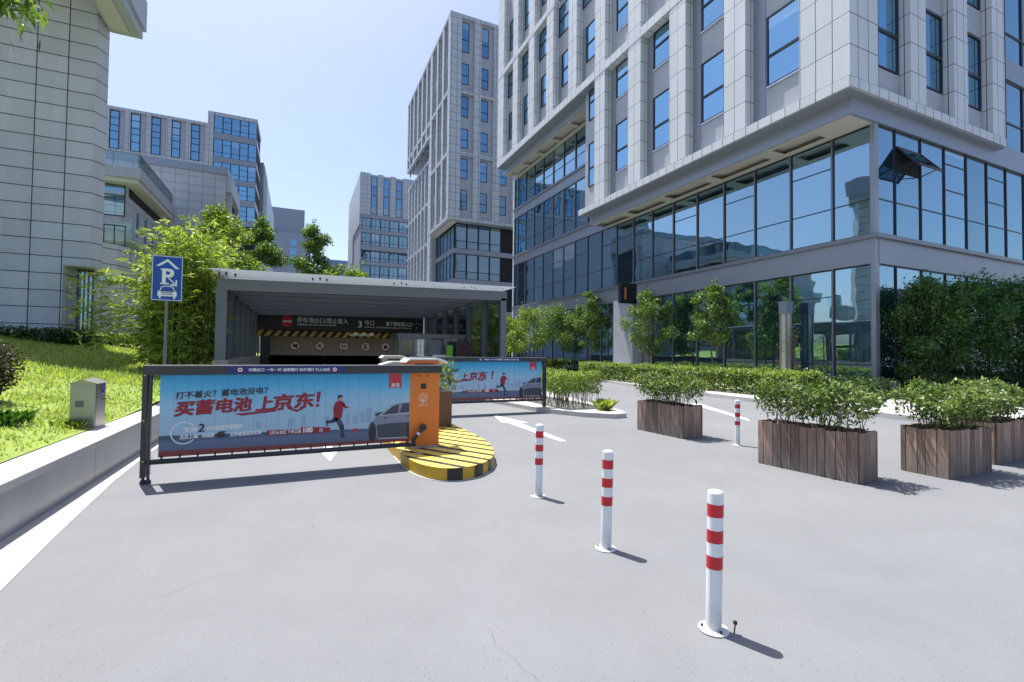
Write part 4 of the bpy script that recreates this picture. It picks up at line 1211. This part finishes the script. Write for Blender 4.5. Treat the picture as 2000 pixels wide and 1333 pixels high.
strip(T1, -.76, .56, YL-.036, 1.222, 1.306)
YRB = 10.92
T2, S2 = barrier('gate_barrier', 2.35, 5.91, YRB, .345, 1.385, 'similar grey barrier gate with advertising sheet across the right lane beside the hedge', True)
kx2 = (5.79-2.45)/(1.39+1.41)*1.0
ad_print(S2, lambda x: 2.45 + (x+1.41)*kx2*.99, lambda z: .345 + (z-.285)*(.93/.922), YRB-.0155, 1.0)
strip(T2, 3.95, 5.2, YRB-.036, 1.292, 1.376)

# ------------------------------------------------------------------ gate machine, island
def smooth_line(P, n=10):
    out = []
    for i in range(len(P)-1):
        p0, p1, p2, p3 = [Vector(P[max(0,min(len(P)-1,k))]) for k in (i-1,i,i+1,i+2)]
        for k in range(n):
            t = k/n
            q = 0.5*((2*p1)+(p2-p0)*t+(2*p0-5*p1+4*p2-p3)*t*t+(3*p1-p0-3*p2+p3)*t**3)
            out.append((q.x,q.y))
    out.append(tuple(P[-1]))
    return out
arc = smooth_line([(1.28,7.0),(1.29,6.2),(1.34,5.78),(1.46,5.5),(1.63,5.35),(1.86,5.34),(2.09,5.46),(2.32,5.72),(2.5,6.12),(2.64,6.7),(2.68,7.4)])
m = MB(); m.prism([(1.3,14.5)] + arc + [(2.68,14.5)], -.03, .15, 0, 1)
IS = tag(m.build('traffic_island', [M['island_top'], M['island_yellow']], origin=(2.0,8,0)), 'raised island with yellow top, black diagonal lines and rounded nose', 'traffic island')
dist = 0.0
bandq = {}
for (a,b),(c,d) in zip(arc[:-1], arc[1:]):
    L_ = math.hypot(c-a, d-b)
    if a > 1.6 and b < 7.4 and b > 5.2:
        k = int(dist/.165)
        if k % 2 == 0:
            t_ = Vector((c-a,d-b)).normalized(); ox, oy = t_.y*.006, -t_.x*.006
            bandq.setdefault(k, MB()).quad((a+ox,b+oy,.003),(c+ox,d+oy,.003),(c+ox,d+oy,.147),(a+ox,b+oy,.147))
        dist += L_
for k in bandq: bandq[k].build('black_band', M['sign_black'], IS)
m = MB(); m.prism([(x+(x-1.9)*.03, y-.03*(y < 6)) for x,y in arc[2:]] + [(2.0,7.4)], 0.0, .006)
m.build('paint_edge', M['kerb'], IS)

def machine(x, y, z, label, col):
    T = thing('gate_machine', (x,y,z), label, 'gate machine', 'barrier gate machines on the island')
    m = MB(); m.slab([(x,z),(x+.47,z),(x+.47,z+1.2),(x+.43,z+1.235),(x+.06,z+1.235),(x,z+1.19)], y, y+.36); m.build('housing', col, T, bevel=.012)
    m = MB()
    m.slab([(x-.03,z+1.2),(x+.03,z+1.262),(x+.46,z+1.262),(x+.58,z+1.215),(x+.57,z+1.18),(x+.43,z+1.237),(x+.05,z+1.237)], y-.05, y+.42)
    m.build('lid', M['lid_white'], T, bevel=.004)
    m = MB(); m.box(x+.11,x+.4,y-.004,y+.01,z+1.12,z+1.185); m.box(x+.2,x+.275,y-.004,y+.01,z+.83,z+.905); m.build('slot', M['sign_black'], T)
    m = MB()
    for xx in (.17,.29): m.tube([(x+xx,y-.008,z+1.012),(x+xx,y+.01,z+1.012)],.01,10)
    m.build('screw', M['sign_black'], T)
    m = MB()
    disc(m,(x+.235,y-.002,z+.705),.062,n=26,r2=.05); disc(m,(x+.235,y-.002,z+.705),.034,n=20,r2=.022); m.box(x+.212,x+.258,y-.003,y-.002,z+.65,z+.69)
    for a in range(8): 
        q = a*math.pi/4; m.box(x+.235+.066*math.cos(q)-.007,x+.235+.066*math.cos(q)+.007,y-.003,y-.002,z+.705+.066*math.sin(q)-.007,z+.705+.066*math.sin(q)+.007)
    put_text(m,'道 闸 机',.045,(x+.175,y-.002,z+.588),bold=.001,fit=.12)
    m.build('emblem', plain('pale_emblem',(.75,.5,.36),.5,var=.03), T)
    m = MB(); m.box(x-.02,x+.49,y-.02,y+.38,z-.002,z+.03); m.build('base_plate', M['galv'], T)
    return T
MC = machine(1.385, 6.62, .15, 'orange barrier gate machine with white lid and round emblem', M['orange'])
m = MB(); x0,z0 = 1.62,.445
m.tube([(x0,6.54,z0),(x0,6.63,z0)],.042,18); m.build('pivot', M['steel_dark'], MC)
m = MB(); m.tube([(x0,6.55,z0),(1.53,6.53,.36),(1.44,6.51,.26),(1.4,6.49,.235)],.027,10); m.build('crank_arm', M['steel_dark'], MC)
m = MB(); m.tube([(1.548,6.522,.377),(1.52,6.516,.35)],.031,10); m.build('crank_joint', M['chrome'], MC)
machine(1.75, 11.05, .15, 'grey gate machine further back, mostly hidden behind the orange one', M['galv'])
# white hood of the ticket machine showing past the orange one
TM = thing('ticket_machine', (1.6,9.3,.15), 'pale ticket machine with sloping white hood behind the orange machine', 'ticket machine')
m = MB(); m.box(1.5,2.0,9.2,9.6,.15,1.25); m.build('body', M['galv'], TM, bevel=.01)
m = MB(); m.slab([(1.42,1.25),(1.64,1.315),(2.05,1.315),(2.05,1.3),(1.65,1.3),(1.44,1.24)],9.15,9.55); m.build('hood', M['lid_white'], TM)

# planter tub with a shrub behind the machine
PT = thing('plant_tub', (2.35,8.55,.15), 'tall brown plant tub with leafy shrub behind the orange machine', 'planter')
m = MB(); m.box(2.1,2.58,8.35,8.8,.15,.78); m.build('tub', plain('brown_tub',(.12,.065,.035),.6,var=.15), PT, bevel=.01)
p = np.stack([RNG.uniform(2.08,2.66,500),RNG.uniform(8.3,8.85,500),RNG.uniform(.8,1.33,500)],-1)
v,f = leaf_quads(p,.1,.04,up=.5); np_mesh('foliage', v, f, M['planter_leaf'], PT)

# ------------------------------------------------------------------ bollards
def bollard0():
    T = thing('bollard', (0,0,0), 'x', 'bollard', 'red and white bollards')
    r = .0415
    m = MB(); m.lathe(0,0,[(r,.004),(r,.742),(r-.004,.75),(r-.012,.753)],40); m.build('tube', M['white'], T, smooth=False)
    for z in (.615,.475,.335):
        m = MB()
        n=40; rr=r+.0012
        m.add([(rr*math.cos(2*math.pi*k/n),rr*math.sin(2*math.pi*k/n),zz) for zz in (z,z+.068) for k in range(n)],[(k,(k+1)%n,n+(k+1)%n,n+k) for k in range(n)])
        m.build('red_band', M['red'], T, smooth=True)
    m = MB(); m.lathe(0,0,[(.08,0.001),(.08,.006),(.073,.01),(r+.004,.011),(r+.002,.02)],36); m.build('base_plate', M['white'], T)
    m = MB()
    for a in (20,140,260):
        q = R(a); m.lathe(.06*math.cos(q),.06*math.sin(q),[(.008,.008),(.008,.022),(.004,.024)],6)
    m.build('bolt', M['steel_dark'], T)
    return T
b0 = bollard0()
spots = [(2.10,1.93,1.2,.9,'nearest and largest red-banded white bollard, in the right foreground'),(2.19,3.05,1.2,2.1,'red-banded white bollard, second nearest of the row of three'),
         (2.32,4.43,1.0,4.0,'red-banded white bollard beside the nose of the yellow island'),(6.73,5.69,.6,1.0,'small far red-banded white bollard between the wooden planters')]
for i,(x,y,lean,rot,lab) in enumerate(spots):
    o = b0 if i == 0 else copy_tree(b0)
    o.location = (x,y,0.001); o.rotation_euler = (0,R(lean),0); o['label'] = lab
m = MB(); m.tube([(2.175,1.86,0),(2.178,1.855,.05)],.004,6); m.lathe(2.178,1.855,[(.004,.05),(.011,.052),(.011,.066)],8)
tag(m.build('anchor_bolt', M['steel_dark'], origin=(2.175,1.86,0)), 'bent dark anchor bolt sticking up by the nearest bollard foot', 'bolt')

# ------------------------------------------------------------------ plants
def stems_mb(x0,x1,y0,y1,z0,z1,n,r=.008):
    m = MB()
    for _ in range(n):
        x,y = random.uniform(x0,x1), random.uniform(y0,y1)
        pts = [(x,y,z0)]
        for k in range(1,4):
            x += random.uniform(-.06,.06); y += random.uniform(-.06,.06); pts.append((x,y,z0+(z1-z0)*k/3))
        m.tube(pts,[r,r*.8,r*.6,r*.4],5,cap=False)
    return m
def box_leaves(x0,x1,y0,y1,z0,z1,n,L,W,wob=.08,edge=.7,curve=None):
    """leaves through a clipped-hedge volume, most of them near its skin"""
    u = RNG.random((n,3))
    k = RNG.random(n) < edge
    ax = RNG.choice(3, n, p=[.3,.25,.45]); side = RNG.random(n)
    for a in range(3):
        msk = k & (ax == a)
        d = RNG.exponential(.05, msk.sum())
        top = (side[msk] > (.5 if a < 2 else .02))
        u[msk,a] = np.where(top, 1-d, d)
    u = np.clip(u, 0, 1.02)
    p = np.array([x0,y0,z0]) + u*np.array([x1-x0,y1-y0,z1-z0])
    p[:,2] += wob*(np.sin(p[:,0]*5.1+p[:,1]*2.7)+np.sin(p[:,1]*4.3+1)+np.sin(p[:,0]*11+p[:,1]*9))*.5*(p[:,2]-z0)/(z1-z0)
    p += RNG.normal(size=p.shape)*.025
    if curve is not None: p = curve(p)
    return leaf_quads(p, L, W, spread=1.0, up=.5)

def planter(x0, y0, ang, lx, ly, h, label, seed, gh=.45):
    """wooden board box, corner nearest the road at x0,y0"""
    random.seed(seed)
    T = thing('wooden_planter', (0,0,0), label, 'planter', 'wooden plank planters with shrubs')
    m = MB(); t = .022
    def boards(along, fixed, x_or_y, L):
        k = 0.0
        while k < L-.02:
            wd = min(random.uniform(.085,.13), L-k)
            hh = h + random.uniform(-.012,.014)
            if along == 'x': m.box(k+.004,k+wd-.004,fixed,fixed+t+random.uniform(0,.006),0.004,hh)
            else: m.box(fixed,fixed+t+random.uniform(0,.006),k+.004,k+wd-.004,0.004,hh)
            k += wd
    boards('x',-t,'x',lx); boards('x',ly,'x',lx); boards('y',-t-.001,'y',ly); boards('y',lx,'y',ly)
    m.build('box', M['wood'], T)
    m = MB(); m.box(.012,lx-.012,.012,ly-.012,.02,h-.07); m.build('soil', M['soil'], T)
    m = stems_mb(.05,lx-.05,.05,ly-.05,h-.08,h+gh*.75,int(40*lx*ly/.5),.006); sh = m.build('shrub_stems', M['bark'], T)
    n = int(5200*lx*ly/.5)
    u = RNG.random((n,3)); 
    zf = u[:,2]**.55
    zz = h+.02 + zf*gh
    p = np.stack([-.1+u[:,0]*(lx+.2)+0*zz, -.1+u[:,1]*(ly+.2), zz],-1)
    c = np.array([lx/2,ly/2]); sc_ = (.82+.22*zf)[:,None]; p[:,:2] = c+(p[:,:2]-c)*sc_
    p[:,2] += .07*np.sin(p[:,0]*7+seed)*zf + .06*np.sin(p[:,1]*8+seed*2)*zf
    keep = RNG.random(n) < .22+.78*zf**1.2
    v,f = leaf_quads(p[keep],.075,.032,spread=1,up=.5); np_mesh('foliage', v, f, M['planter_leaf'], T)
    T.location = (x0,y0,0); T.rotation_euler = (0,0,R(ang))
    return T
planter(6.05,3.42,6,.42,1.22,.59,'wooden plank planter nearest the camera, full of glossy shrubs, centre right',3,.5)
planter(7.36,3.12,0,1.0,.5,.59,'weathered orange-stained plank planter beside the right edge',5,.45)
planter(9.0,3.3,2,1.1,.5,.59,'plank planter cut off by the right edge of the view',9,.45)
planter(6.3,6.45,3,.45,1.18,.58,'furthest plank planter standing before the long hedge',12,.45)

def hedge(name, x0,x1,y0,y1,z0,z1,n,mat,label,L=.06,W=.034,stem=0,curve=None,core=True,edge=.7):
    T = thing(name, ((x0+x1)/2,(y0+y1)/2,0), label, 'hedge')
    v,f = box_leaves(x0,x1,y0,y1,z0,z1,n,L,W,curve=curve,edge=edge); np_mesh('foliage', v, f, M[mat], T)
    if stem:
        m = stems_mb(x0+.05,x1-.05,y0+.05,y1-.05,0.05,z0+(z1-z0)*.7,stem,.009); m.build('stems', M['bark'], T)
    if core:
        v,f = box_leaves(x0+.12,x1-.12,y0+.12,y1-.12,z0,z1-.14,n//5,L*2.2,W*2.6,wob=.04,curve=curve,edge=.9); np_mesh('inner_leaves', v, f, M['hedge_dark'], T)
    return T
def bend(p):
    q = p.copy(); y = p[:,1]; q[:,0] += np.where(y > 17, (y-17)*.06, 0) + np.where(y > 22, (y-22)**2*.1, 0); return q
hedge('hedge',14.5,16.2,10.2,25.0,.12,.95,30000,'hedge','long clipped light green hedge along the pavement before the glass building',.085,.045,curve=bend)
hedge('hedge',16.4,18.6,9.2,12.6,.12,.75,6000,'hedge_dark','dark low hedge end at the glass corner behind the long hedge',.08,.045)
hedge('hedge',17.5,23.2,31.6,33.2,.1,1.0,9000,'hedge','square clipped hedge by the entrance beyond the right barrier',.1,.055)
hedge('hedge',6.0,7.25,10.3,15.2,.48,.95,24000,'hedge','leggy yellow-green hedge on the kerbed island beside the right barrier',.06,.032,stem=190,core=False)
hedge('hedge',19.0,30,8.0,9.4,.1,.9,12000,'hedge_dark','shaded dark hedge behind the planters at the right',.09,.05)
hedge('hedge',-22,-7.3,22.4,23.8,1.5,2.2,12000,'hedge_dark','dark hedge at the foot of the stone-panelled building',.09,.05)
hedge('hedge',-8.2,-4.6,25.0,26.6,1.2,2.05,7000,'hedge','sunlit clipped hedge left of the bamboo',.09,.05)

def tuft(x,y,z,n,h,name,label,mat='grass',r=.16):
    a = RNG.uniform(0,2*np.pi,n); lean = RNG.uniform(.1,.9,n); hh = h*RNG.uniform(.6,1.1,n)
    base = np.stack([x+RNG.normal(size=n)*r*.4,y+RNG.normal(size=n)*r*.4,np.full(n,z)],-1)
    d = np.stack([np.cos(a)*lean*.7,np.sin(a)*lean*.7,np.ones(n)],-1); d = unit(d)*hh[:,None]
    s = np.stack([-np.sin(a),np.cos(a),0*a],-1)*.006
    mid = base+d*.6; tip = base+d+np.stack([np.cos(a)*hh*.3,np.sin(a)*hh*.3,-hh*.12],-1)
    v = np.empty((n*5,3)); v[0::5]=base-s; v[1::5]=base+s; v[2::5]=mid+s*.9; v[3::5]=tip; v[4::5]=mid-s*.9
    return tag(np_mesh(name, v, np.arange(n*5).reshape(n,5), M[mat], origin=(x,y,z)), label, 'plant')
tuft(6.95,9.75,.1,260,.34,'grass_tuft','yellowing grass tuft at the tip of the kerbed island')
tuft(-3.12,7.5,lawn_h(-3.12,7.5),200,.2,'grass_clump','dark grass clump on the lawn at the left edge','bush_shade',.2)
tuft(-2.62,7.75,.5,120,.12,'weed_clump','small weeds at the foot of the steel cabinet','hedge')

def ball_leaves(centres, n, L, W, **kw):
    cs = np.array([c[:3] for c in centres]); rs = np.array([c[3] for c in centres])
    pr = rs**2/np.sum(rs**2); k = RNG.choice(len(cs), n, p=pr)
    d = unit(RNG.normal(size=(n,3))); rr = rs[k]*RNG.random(n)**.38
    sq = np.array([c[4] if len(c) > 4 else 1.0 for c in centres])[k]
    p = cs[k] + d*rr[:,None]*np.stack([np.ones(n),np.ones(n),sq],-1)
    return leaf_quads(p, L, W, **kw)

def tree(x, y, zg, h, spread, n, mat, label, seed, name='tree', group=None, trunk_r=.05, crown0=.28, L=.13, W=.075, upright=.6, cat='tree', stems=1, shoots=0):
    random.seed(seed)
    T = thing(name, (x,y,zg), label, cat, group)
    tm = MB(); balls = []
    for s_ in range(stems):
        ox, oy = (random.uniform(-.2,.2), random.uniform(-.2,.2)) if stems > 1 else (0,0)
        pts = []; px, py = x+ox, y+oy
        for k in range(7):
            pts.append((px,py,zg-.05+h*.93*k/6)); px += random.uniform(-.06,.06)*h*.25; py += random.uniform(-.06,.06)*h*.25
        tm.tube(pts,[trunk_r*(1-.13*k) for k in range(7)],8)
        nb = 15
        for b in range(nb):
            t = crown0 + (1-crown0)*(b+.5)/nb
            i = min(5,int(t*6)); fr = t*6-i
            p0 = Vector(pts[i]).lerp(Vector(pts[i+1]),min(1,fr))
            a = b*2.4+random.uniform(-.4,.4)
            reach = spread*(1.0-abs(t-.5)*1.15)*random.uniform(.55,1.1)
            if t > .85: reach *= .5
            rise = reach*random.uniform(upright*.5,upright*1.3)
            p1 = p0+Vector((math.cos(a)*reach*.55,math.sin(a)*reach*.55,rise*.4)); p2 = p0+Vector((math.cos(a)*reach,math.sin(a)*reach,rise))
            tm.tube([p0,p1,p2],[trunk_r*.34*(1.2-t),trunk_r*.22*(1.2-t),.004],5,cap=False)
            for q,rr in ((.5,.3),(.8,.32),(1.0,.26)):
                pc = p0.lerp(p2,q); balls.append((pc.x+random.uniform(-.1,.1)*spread,pc.y+random.uniform(-.1,.1)*spread,pc.z+random.uniform(-.05,.1)*h*.3,spread*rr*random.uniform(.6,1.15),.75))
        for b in range(shoots):
            a = random.uniform(0,6.283); r0 = spread*random.uniform(.15,.75); hb = h*random.uniform(.5,.75); sl_ = h*random.uniform(.16,.34)
            q0 = Vector((px+math.cos(a)*r0,py+math.sin(a)*r0,zg+hb))
            tm.tube([q0,q0+Vector((math.cos(a)*.1,math.sin(a)*.1,sl_))],[trunk_r*.16,.003],4,cap=False)
            for k in range(5): balls.append((q0.x+math.cos(a)*.02*k,q0.y+math.sin(a)*.02*k,q0.z+sl_*k/4,spread*(.13-.018*k),1.5))
        top = pts[-1]; balls.append((top[0],top[1],top[2],spread*.2,1.6)); balls.append((top[0],top[1],top[2]+h*.05,spread*.12,2.0))
    tm.build('trunk', M['bark'], T, smooth=True)
    v,f = ball_leaves(balls,n,L,W,up=.45); np_mesh('crown', v, f, M[mat], T)
    return T
fg = 'young trees along the glass facade'
tree(17.9,20.9,.12,4.9,1.65,7500,'tree_leaf','bushy young tree beside the figure 1 sign on the facade',21,group=fg,shoots=7)
tree(17.4,16.1,.12,4.9,1.1,5200,'tree_leaf','slender young tree with visible pale trunk before the glazing',22,group=fg,crown0=.34,shoots=7)
tree(18.6,28.0,.12,5.9,1.3,6500,'tree_leaf','narrow young tree rising left of the entrance',23,group=fg,shoots=6)
tree(18.4,31.2,.12,5.0,2.3,9500,'tree_leaf','round leafy tree between entrance and canopy, darker middle one',24,group=fg,shoots=8)
tree(17.2,34.6,.12,5.0,2.3,9500,'tree_light','pale green tree just right of the canopy end column',25,group=fg,shoots=6)
tree(13.6,30.5,.1,3.9,1.9,7500,'tree_light','low light green tree seen through the canopy right columns',26,group=fg)
tree(9.0,23.0,.1,3.9,1.5,6500,'tree_light','light green tree close behind the canopy right columns',29,group=fg)
tree(20.3,31.5,.12,4.8,1.9,7500,'tree_leaf','dark leafy tree close to the entrance wall',27,group=fg)
tree(18.6,13.0,.12,2.7,.7,160,'tree_leaf','nearly bare multi-stemmed shrub before the glazing right of the lamp',28,name='bare_shrub',cat='shrub',stems=5,trunk_r=.022,crown0=.55,L=.08,W=.04)
for i,(x,y,h,s_,lab) in enumerate([(20.2,9.1,4.2,1.3,'dark shrub tree against the glass corner, leftmost of the shaded clump'),(22.6,9.0,4.1,1.7,'broad dark shrub tree in the middle of the shaded clump'),(25.2,8.9,4.3,1.9,'dark shrub tree second from the right edge'),(27.6,8.6,4.2,1.9,'dark shrub tree cut by the right edge')]):
    tree(x,y,.1,h,s_,8500,'bush_shade',lab,40+i,shoots=12,name='shrub_tree',group='shaded shrub trees by the glass corner',crown0=.08,L=.14,W=.07,stems=3,trunk_r=.03,upright=.9)
# trees behind the canopy and the bamboo
gb = 'trees behind the canopy'
tree(-2.3,33.5,1.0,9.0,2.0,11000,'tree_leaf','dark pointed tree top left of centre above the canopy',51,group=gb,L=.2,W=.1,crown0=.15)
tree(0.3,34.5,1.0,9.2,1.9,10000,'tree_leaf','second dark pointed tree top above the canopy',52,group=gb,L=.2,W=.1,crown0=.15)
tree(3.4,36.5,.6,7.1,2.3,7000,'tree_light','loose light green tree above the middle of the canopy roof',53,group=gb,shoots=7,L=.2,W=.1,crown0=.2)
tree(-4.4,31,1.0,8.6,2.6,13000,'tree_light','tall light green tree right behind the bamboo',54,group=gb,L=.2,W=.09,crown0=.15)
tree(1.6,33.2,.6,6.7,2.0,6500,'tree_light','rounded light tree between the dark tops above the canopy roof',55,group=gb,shoots=6,L=.2,W=.1,crown0=.2)
# branch of a tree standing just outside the view at the upper left
TB = thing('overhanging_tree', (-5.2,3.6,.6), 'leafy branch hanging into the top left corner', 'tree')
m = MB(); m.tube([(-5.4,3.4,.5),(-5.3,3.5,2.2),(-5.0,3.8,3.9),(-3.2,3.3,4.5),(-1.34,3.0,3.3)],[.1,.09,.07,.03,.004],8); m.build('trunk', M['bark'], TB, smooth=True)
p = np.array([-1.33,3.0,3.2]) + RNG.normal(size=(300,3))*np.array([.075,.08,.055]); p = p[(p[:,0] < -1.2)]
v1 = leaf_quads(p,.085,.022,droop=.75,up=.3); v2 = ball_leaves([(-5.0,3.9,5.3,.9),(-4.4,4.4,5.5,.7)],1500,.16,.05,droop=.6)
v,f = join_q([v1,v2]); np_mesh('crown', v, f, M['tree_leaf'], TB)
# round clipped bronze shrub at the left edge
RB = thing('round_shrub', (-4.05,9.0,.7), 'clipped round bronze shrub at the left edge of the lawn', 'shrub')
v,f = ball_leaves([(-4.05,9.0,1.22,.48,.95),(-4.1,9.05,1.2,.44,.9)],5200,.055,.03,up=.3); np_mesh('crown', v, f, M['bush_brown'], RB)
m = MB()
for k in range(5): m.tube([(-4.05+.04*k-.08,9.0,.6),(-4.05+.12*(k-2),9.0+.05*(k-2),1.3)],.015,6)
m.build('trunk', M['bark'], RB)

# bamboo clump
BA = thing('bamboo_clump', (-3.6,17.0,.8), 'dense bright green bamboo clump behind the parking sign', 'bamboo')
cm = MB(); lp, ld = [], []
random.seed(5)
for c in range(170):
    bx, by = random.gauss(-3.25,.45), random.gauss(17.6,.8)
    bx = min(max(bx,-4.0),-2.45); by = max(by,15.9)
    zg = float(lawn_h(bx,by)); H = random.uniform(2.6,4.7)*(1.05 if bx > -3.4 else .82)
    if bx > -3.3: H = random.uniform(3.6,5.0)
    a = math.atan2(by-17.6,bx+3.2)+random.uniform(-.9,.9); out = random.uniform(.2,.85)
    pts = []
    for k in range(8):
        t = k/7; o_ = out*t**2.4
        pts.append(Vector((bx+math.cos(a)*o_, by+math.sin(a)*o_, zg+H*(t-.1*out*t**4))))
    cm.tube(pts,[.013*(1-.1*k) for k in range(8)],5,cap=False)
    for k in range(34):
        t = random.uniform(.1,1.0)
        i = min(6,int(t*7)); p0 = pts[i].lerp(pts[i+1],t*7-i)
        b = random.uniform(0,6.283); rl_ = random.uniform(.15,.55)*(1.15-t*.55)
        tip = p0+Vector((math.cos(b)*rl_,math.sin(b)*rl_,random.uniform(-.12,.2)*rl_))
        for j in range(7):
            q = p0.lerp(tip,random.uniform(.35,1.05)); lp.append(q); dv = (tip-p0).normalized(); ld.append(dv+Vector((0,0,-.15)))
# long arching side sprays on the left
for c in range(24):
    bx, by = random.uniform(-4.2,-3.5), random.uniform(16.2,17.6); z = random.uniform(1.6,3.6)
    for k in range(16):
        t = k/15; q = Vector((bx-1.35*t*random.uniform(.9,1.1), by-.25*t, z+.22*math.sin(t*2.6)-.25*t*t))
        for j in range(4):
            lp.append(q+Vector((random.gauss(0,.03),random.gauss(0,.03),random.gauss(0,.03)))); ld.append(Vector((-.9,-.1,random.uniform(-.35,.35))))
    cm.tube([(bx,by,z),(bx-.65,by-.12,z+.17),(bx-1.3,by-.25,z-.1)],[.006,.004,.002],4,cap=False)
cm.build('culms', M['culm'], BA)
v,f = leaf_quads(np.array([tuple(q) for q in lp]),.2,.042,direction=np.array([tuple(q) for q in ld])*1.2,droop=.1,spread=.5,up=.5)
np_mesh('foliage', v, f, M['bamboo'], BA)

# ------------------------------------------------------------------ street furniture
PS = thing('parking_sign', (-2.47,11.6,.6), 'blue underground parking sign with P, arrow and car on a grey pole', 'sign')
m = MB(); m.tube([(-2.47,11.64,.3),(-2.465,11.64,2.6),(-2.46,11.64,3.3)],.028,14); m.build('pole', M['pole'], PS, smooth=True)
sx0,sx1,sz0,sz1,sy = -2.72,-2.2,2.48,3.395,11.6
m = MB(); m.box(sx0,sx1,sy,sy+.012,sz0,sz1); pl = m.build('plate', M['sign_blue'], PS, bevel=.003)
def SP(u,v): return (sx0+(sx1-sx0)*u, sz0+(sz1-sz0)*v)
def SR(m,pts): flat(m,[SP(u,v) for u,v in pts],sy-.003)
m = MB()
for a in (((0.012,.008),(.988,.008),(.988,.02),(.012,.02)),((0.012,.98),(.988,.98),(.988,.992),(.012,.992)),((.012,.02),(.032,.02),(.032,.98),(.012,.98)),((.968,.02),(.988,.02),(.988,.98),(.968,.98))): SR(m,a)
m.build('border', M['sign_white'], pl)
m = MB(); SR(m,[(.13,.76),(.5,.935),(.88,.735),(.8,.715),(.5,.875),(.24,.76)][:0] or [(.12,.765),(.5,.93),(.5,.87),(.25,.765)]); SR(m,[(.5,.93),(.89,.72),(.76,.72),(.5,.87)])
m.build('roof_symbol', M['sign_white'], pl)
m = MB(); put_text(m,'P',.42,(sx0+.155,sy-.003,sz0+.36),bold=.012)
SR(m,[(.28,.705),(.5,.705),(.5,.675),(.28,.675)]); SR(m,[(.28,.395),(.56,.395),(.56,.365),(.28,.365)])
m.build('letter', M['sign_white'], pl)
m = MB()
stroke(m,[SP(.54,.51),SP(.76,.375)],.022,sy-.003); SR(m,[(.82,.33),(.6,.345),(.62,.375),(.78,.365)]); SR(m,[(.82,.33),(.82,.47),(.77,.47),(.775,.35)])
m.build('arrow_symbol', M['sign_white'], pl)
m = MB()
def ring(pts,wd): stroke(m,[SP(u,v) for u,v in pts]+[SP(*pts[0])],wd,sy-.003)
ring([(.28,.215),(.32,.3),(.42,.325),(.6,.325),(.7,.3),(.74,.215)],.017)
SR(m,[(.2,.19),(.24,.225),(.78,.225),(.82,.19),(.82,.1),(.2,.1)])
SR(m,[(.23,.1),(.31,.1),(.31,.045),(.26,.045)]); SR(m,[(.71,.1),(.79,.1),(.77,.045),(.71,.045)])
cs = m.build('car_symbol', M['sign_white'], pl)
m = MB()
for z in (.135,.175): flat(m,[SP(.33,z),SP(.69,z),SP(.69,z+.016),SP(.33,z+.016)],sy-.006)
m.build('car_grille', M['sign_blue'], cs)

CB = thing('steel_cabinet', (-2.35,8.0,.48), 'grey steel utility cabinet with pitched lid behind the coping', 'cabinet')
m = MB(); m.box(-2.66,-2.4,7.86,8.22,.45,1.04); m.build('body', M['galv'], CB, bevel=.006)
m = MB(); m.add([(-2.69,7.83,1.04),(-2.37,7.83,1.04),(-2.37,8.25,1.04),(-2.69,8.25,1.04),(-2.53,7.82,1.1),(-2.53,8.26,1.1)],[(0,1,4),(1,2,5,4),(2,3,5),(3,0,4,5),(3,2,1,0)]); m.build('lid', M['galv'], CB)
m = MB(); m.box(-2.6,-2.52,7.853,7.86,.74,.82)
for k in range(4): m.box(-2.6,-2.52,7.85,7.853,.75+k*.018,.757+k*.018)
m.build('vent', M['steel'], CB)
m = MB(); m.box(-2.4,-2.397,8.06,8.16,.88,1.0); lb = m.build('blue_label', M['sign_blue'], CB)
m = MB(); put_text(m,'A',.05,(-2.394,8.09,.95),(0,1,0)); m.box(-2.396,-2.395,8.07,8.15,.885,.895); m.build('label_print', M['sign_white'], lb)
m = MB(); m.box(-2.4,-2.385,8.1,8.2,.8,.812); m.build('handle', M['chrome'], CB)
m = MB(); m.box(-2.402,-2.398,7.885,7.889,.47,1.02); m.build('door_seam', M['steel_dark'], CB)

LP = thing('lamp_post', (19.0,13.5,.1), 'square grey garden lamp post with cream light panels by the glazing', 'lamp')
m = MB(); m.box(18.62,18.98,13.3,13.62,.1,.95); m.box(18.6,19.0,13.28,13.64,3.3,3.75); m.box(18.58,19.03,13.26,13.66,3.75,3.82)
for x,y in ((18.62,13.3),(18.92,13.3),(18.62,13.56),(18.92,13.56)): m.box(x,x+.06,y,y+.06,.95,3.3)
m.build('post', M['band'], LP)
m = MB(); m.box(18.66,18.94,13.34,13.58,.95,3.3); m.build('light_panel', M['lamp_panel'], LP)

# a few scattered leaves and a paper scrap
m = MB()
for x,y,r_ in ((1.0,1.6,.012),(-1.1,4.2,.03),(1.9,4.1,.02)): m.add([(x-r_,y,.006),(x,y-r_*.6,.012),(x+r_*1.2,y,.006),(x,y+r_*.7,.014)],[(0,1,2,3)])
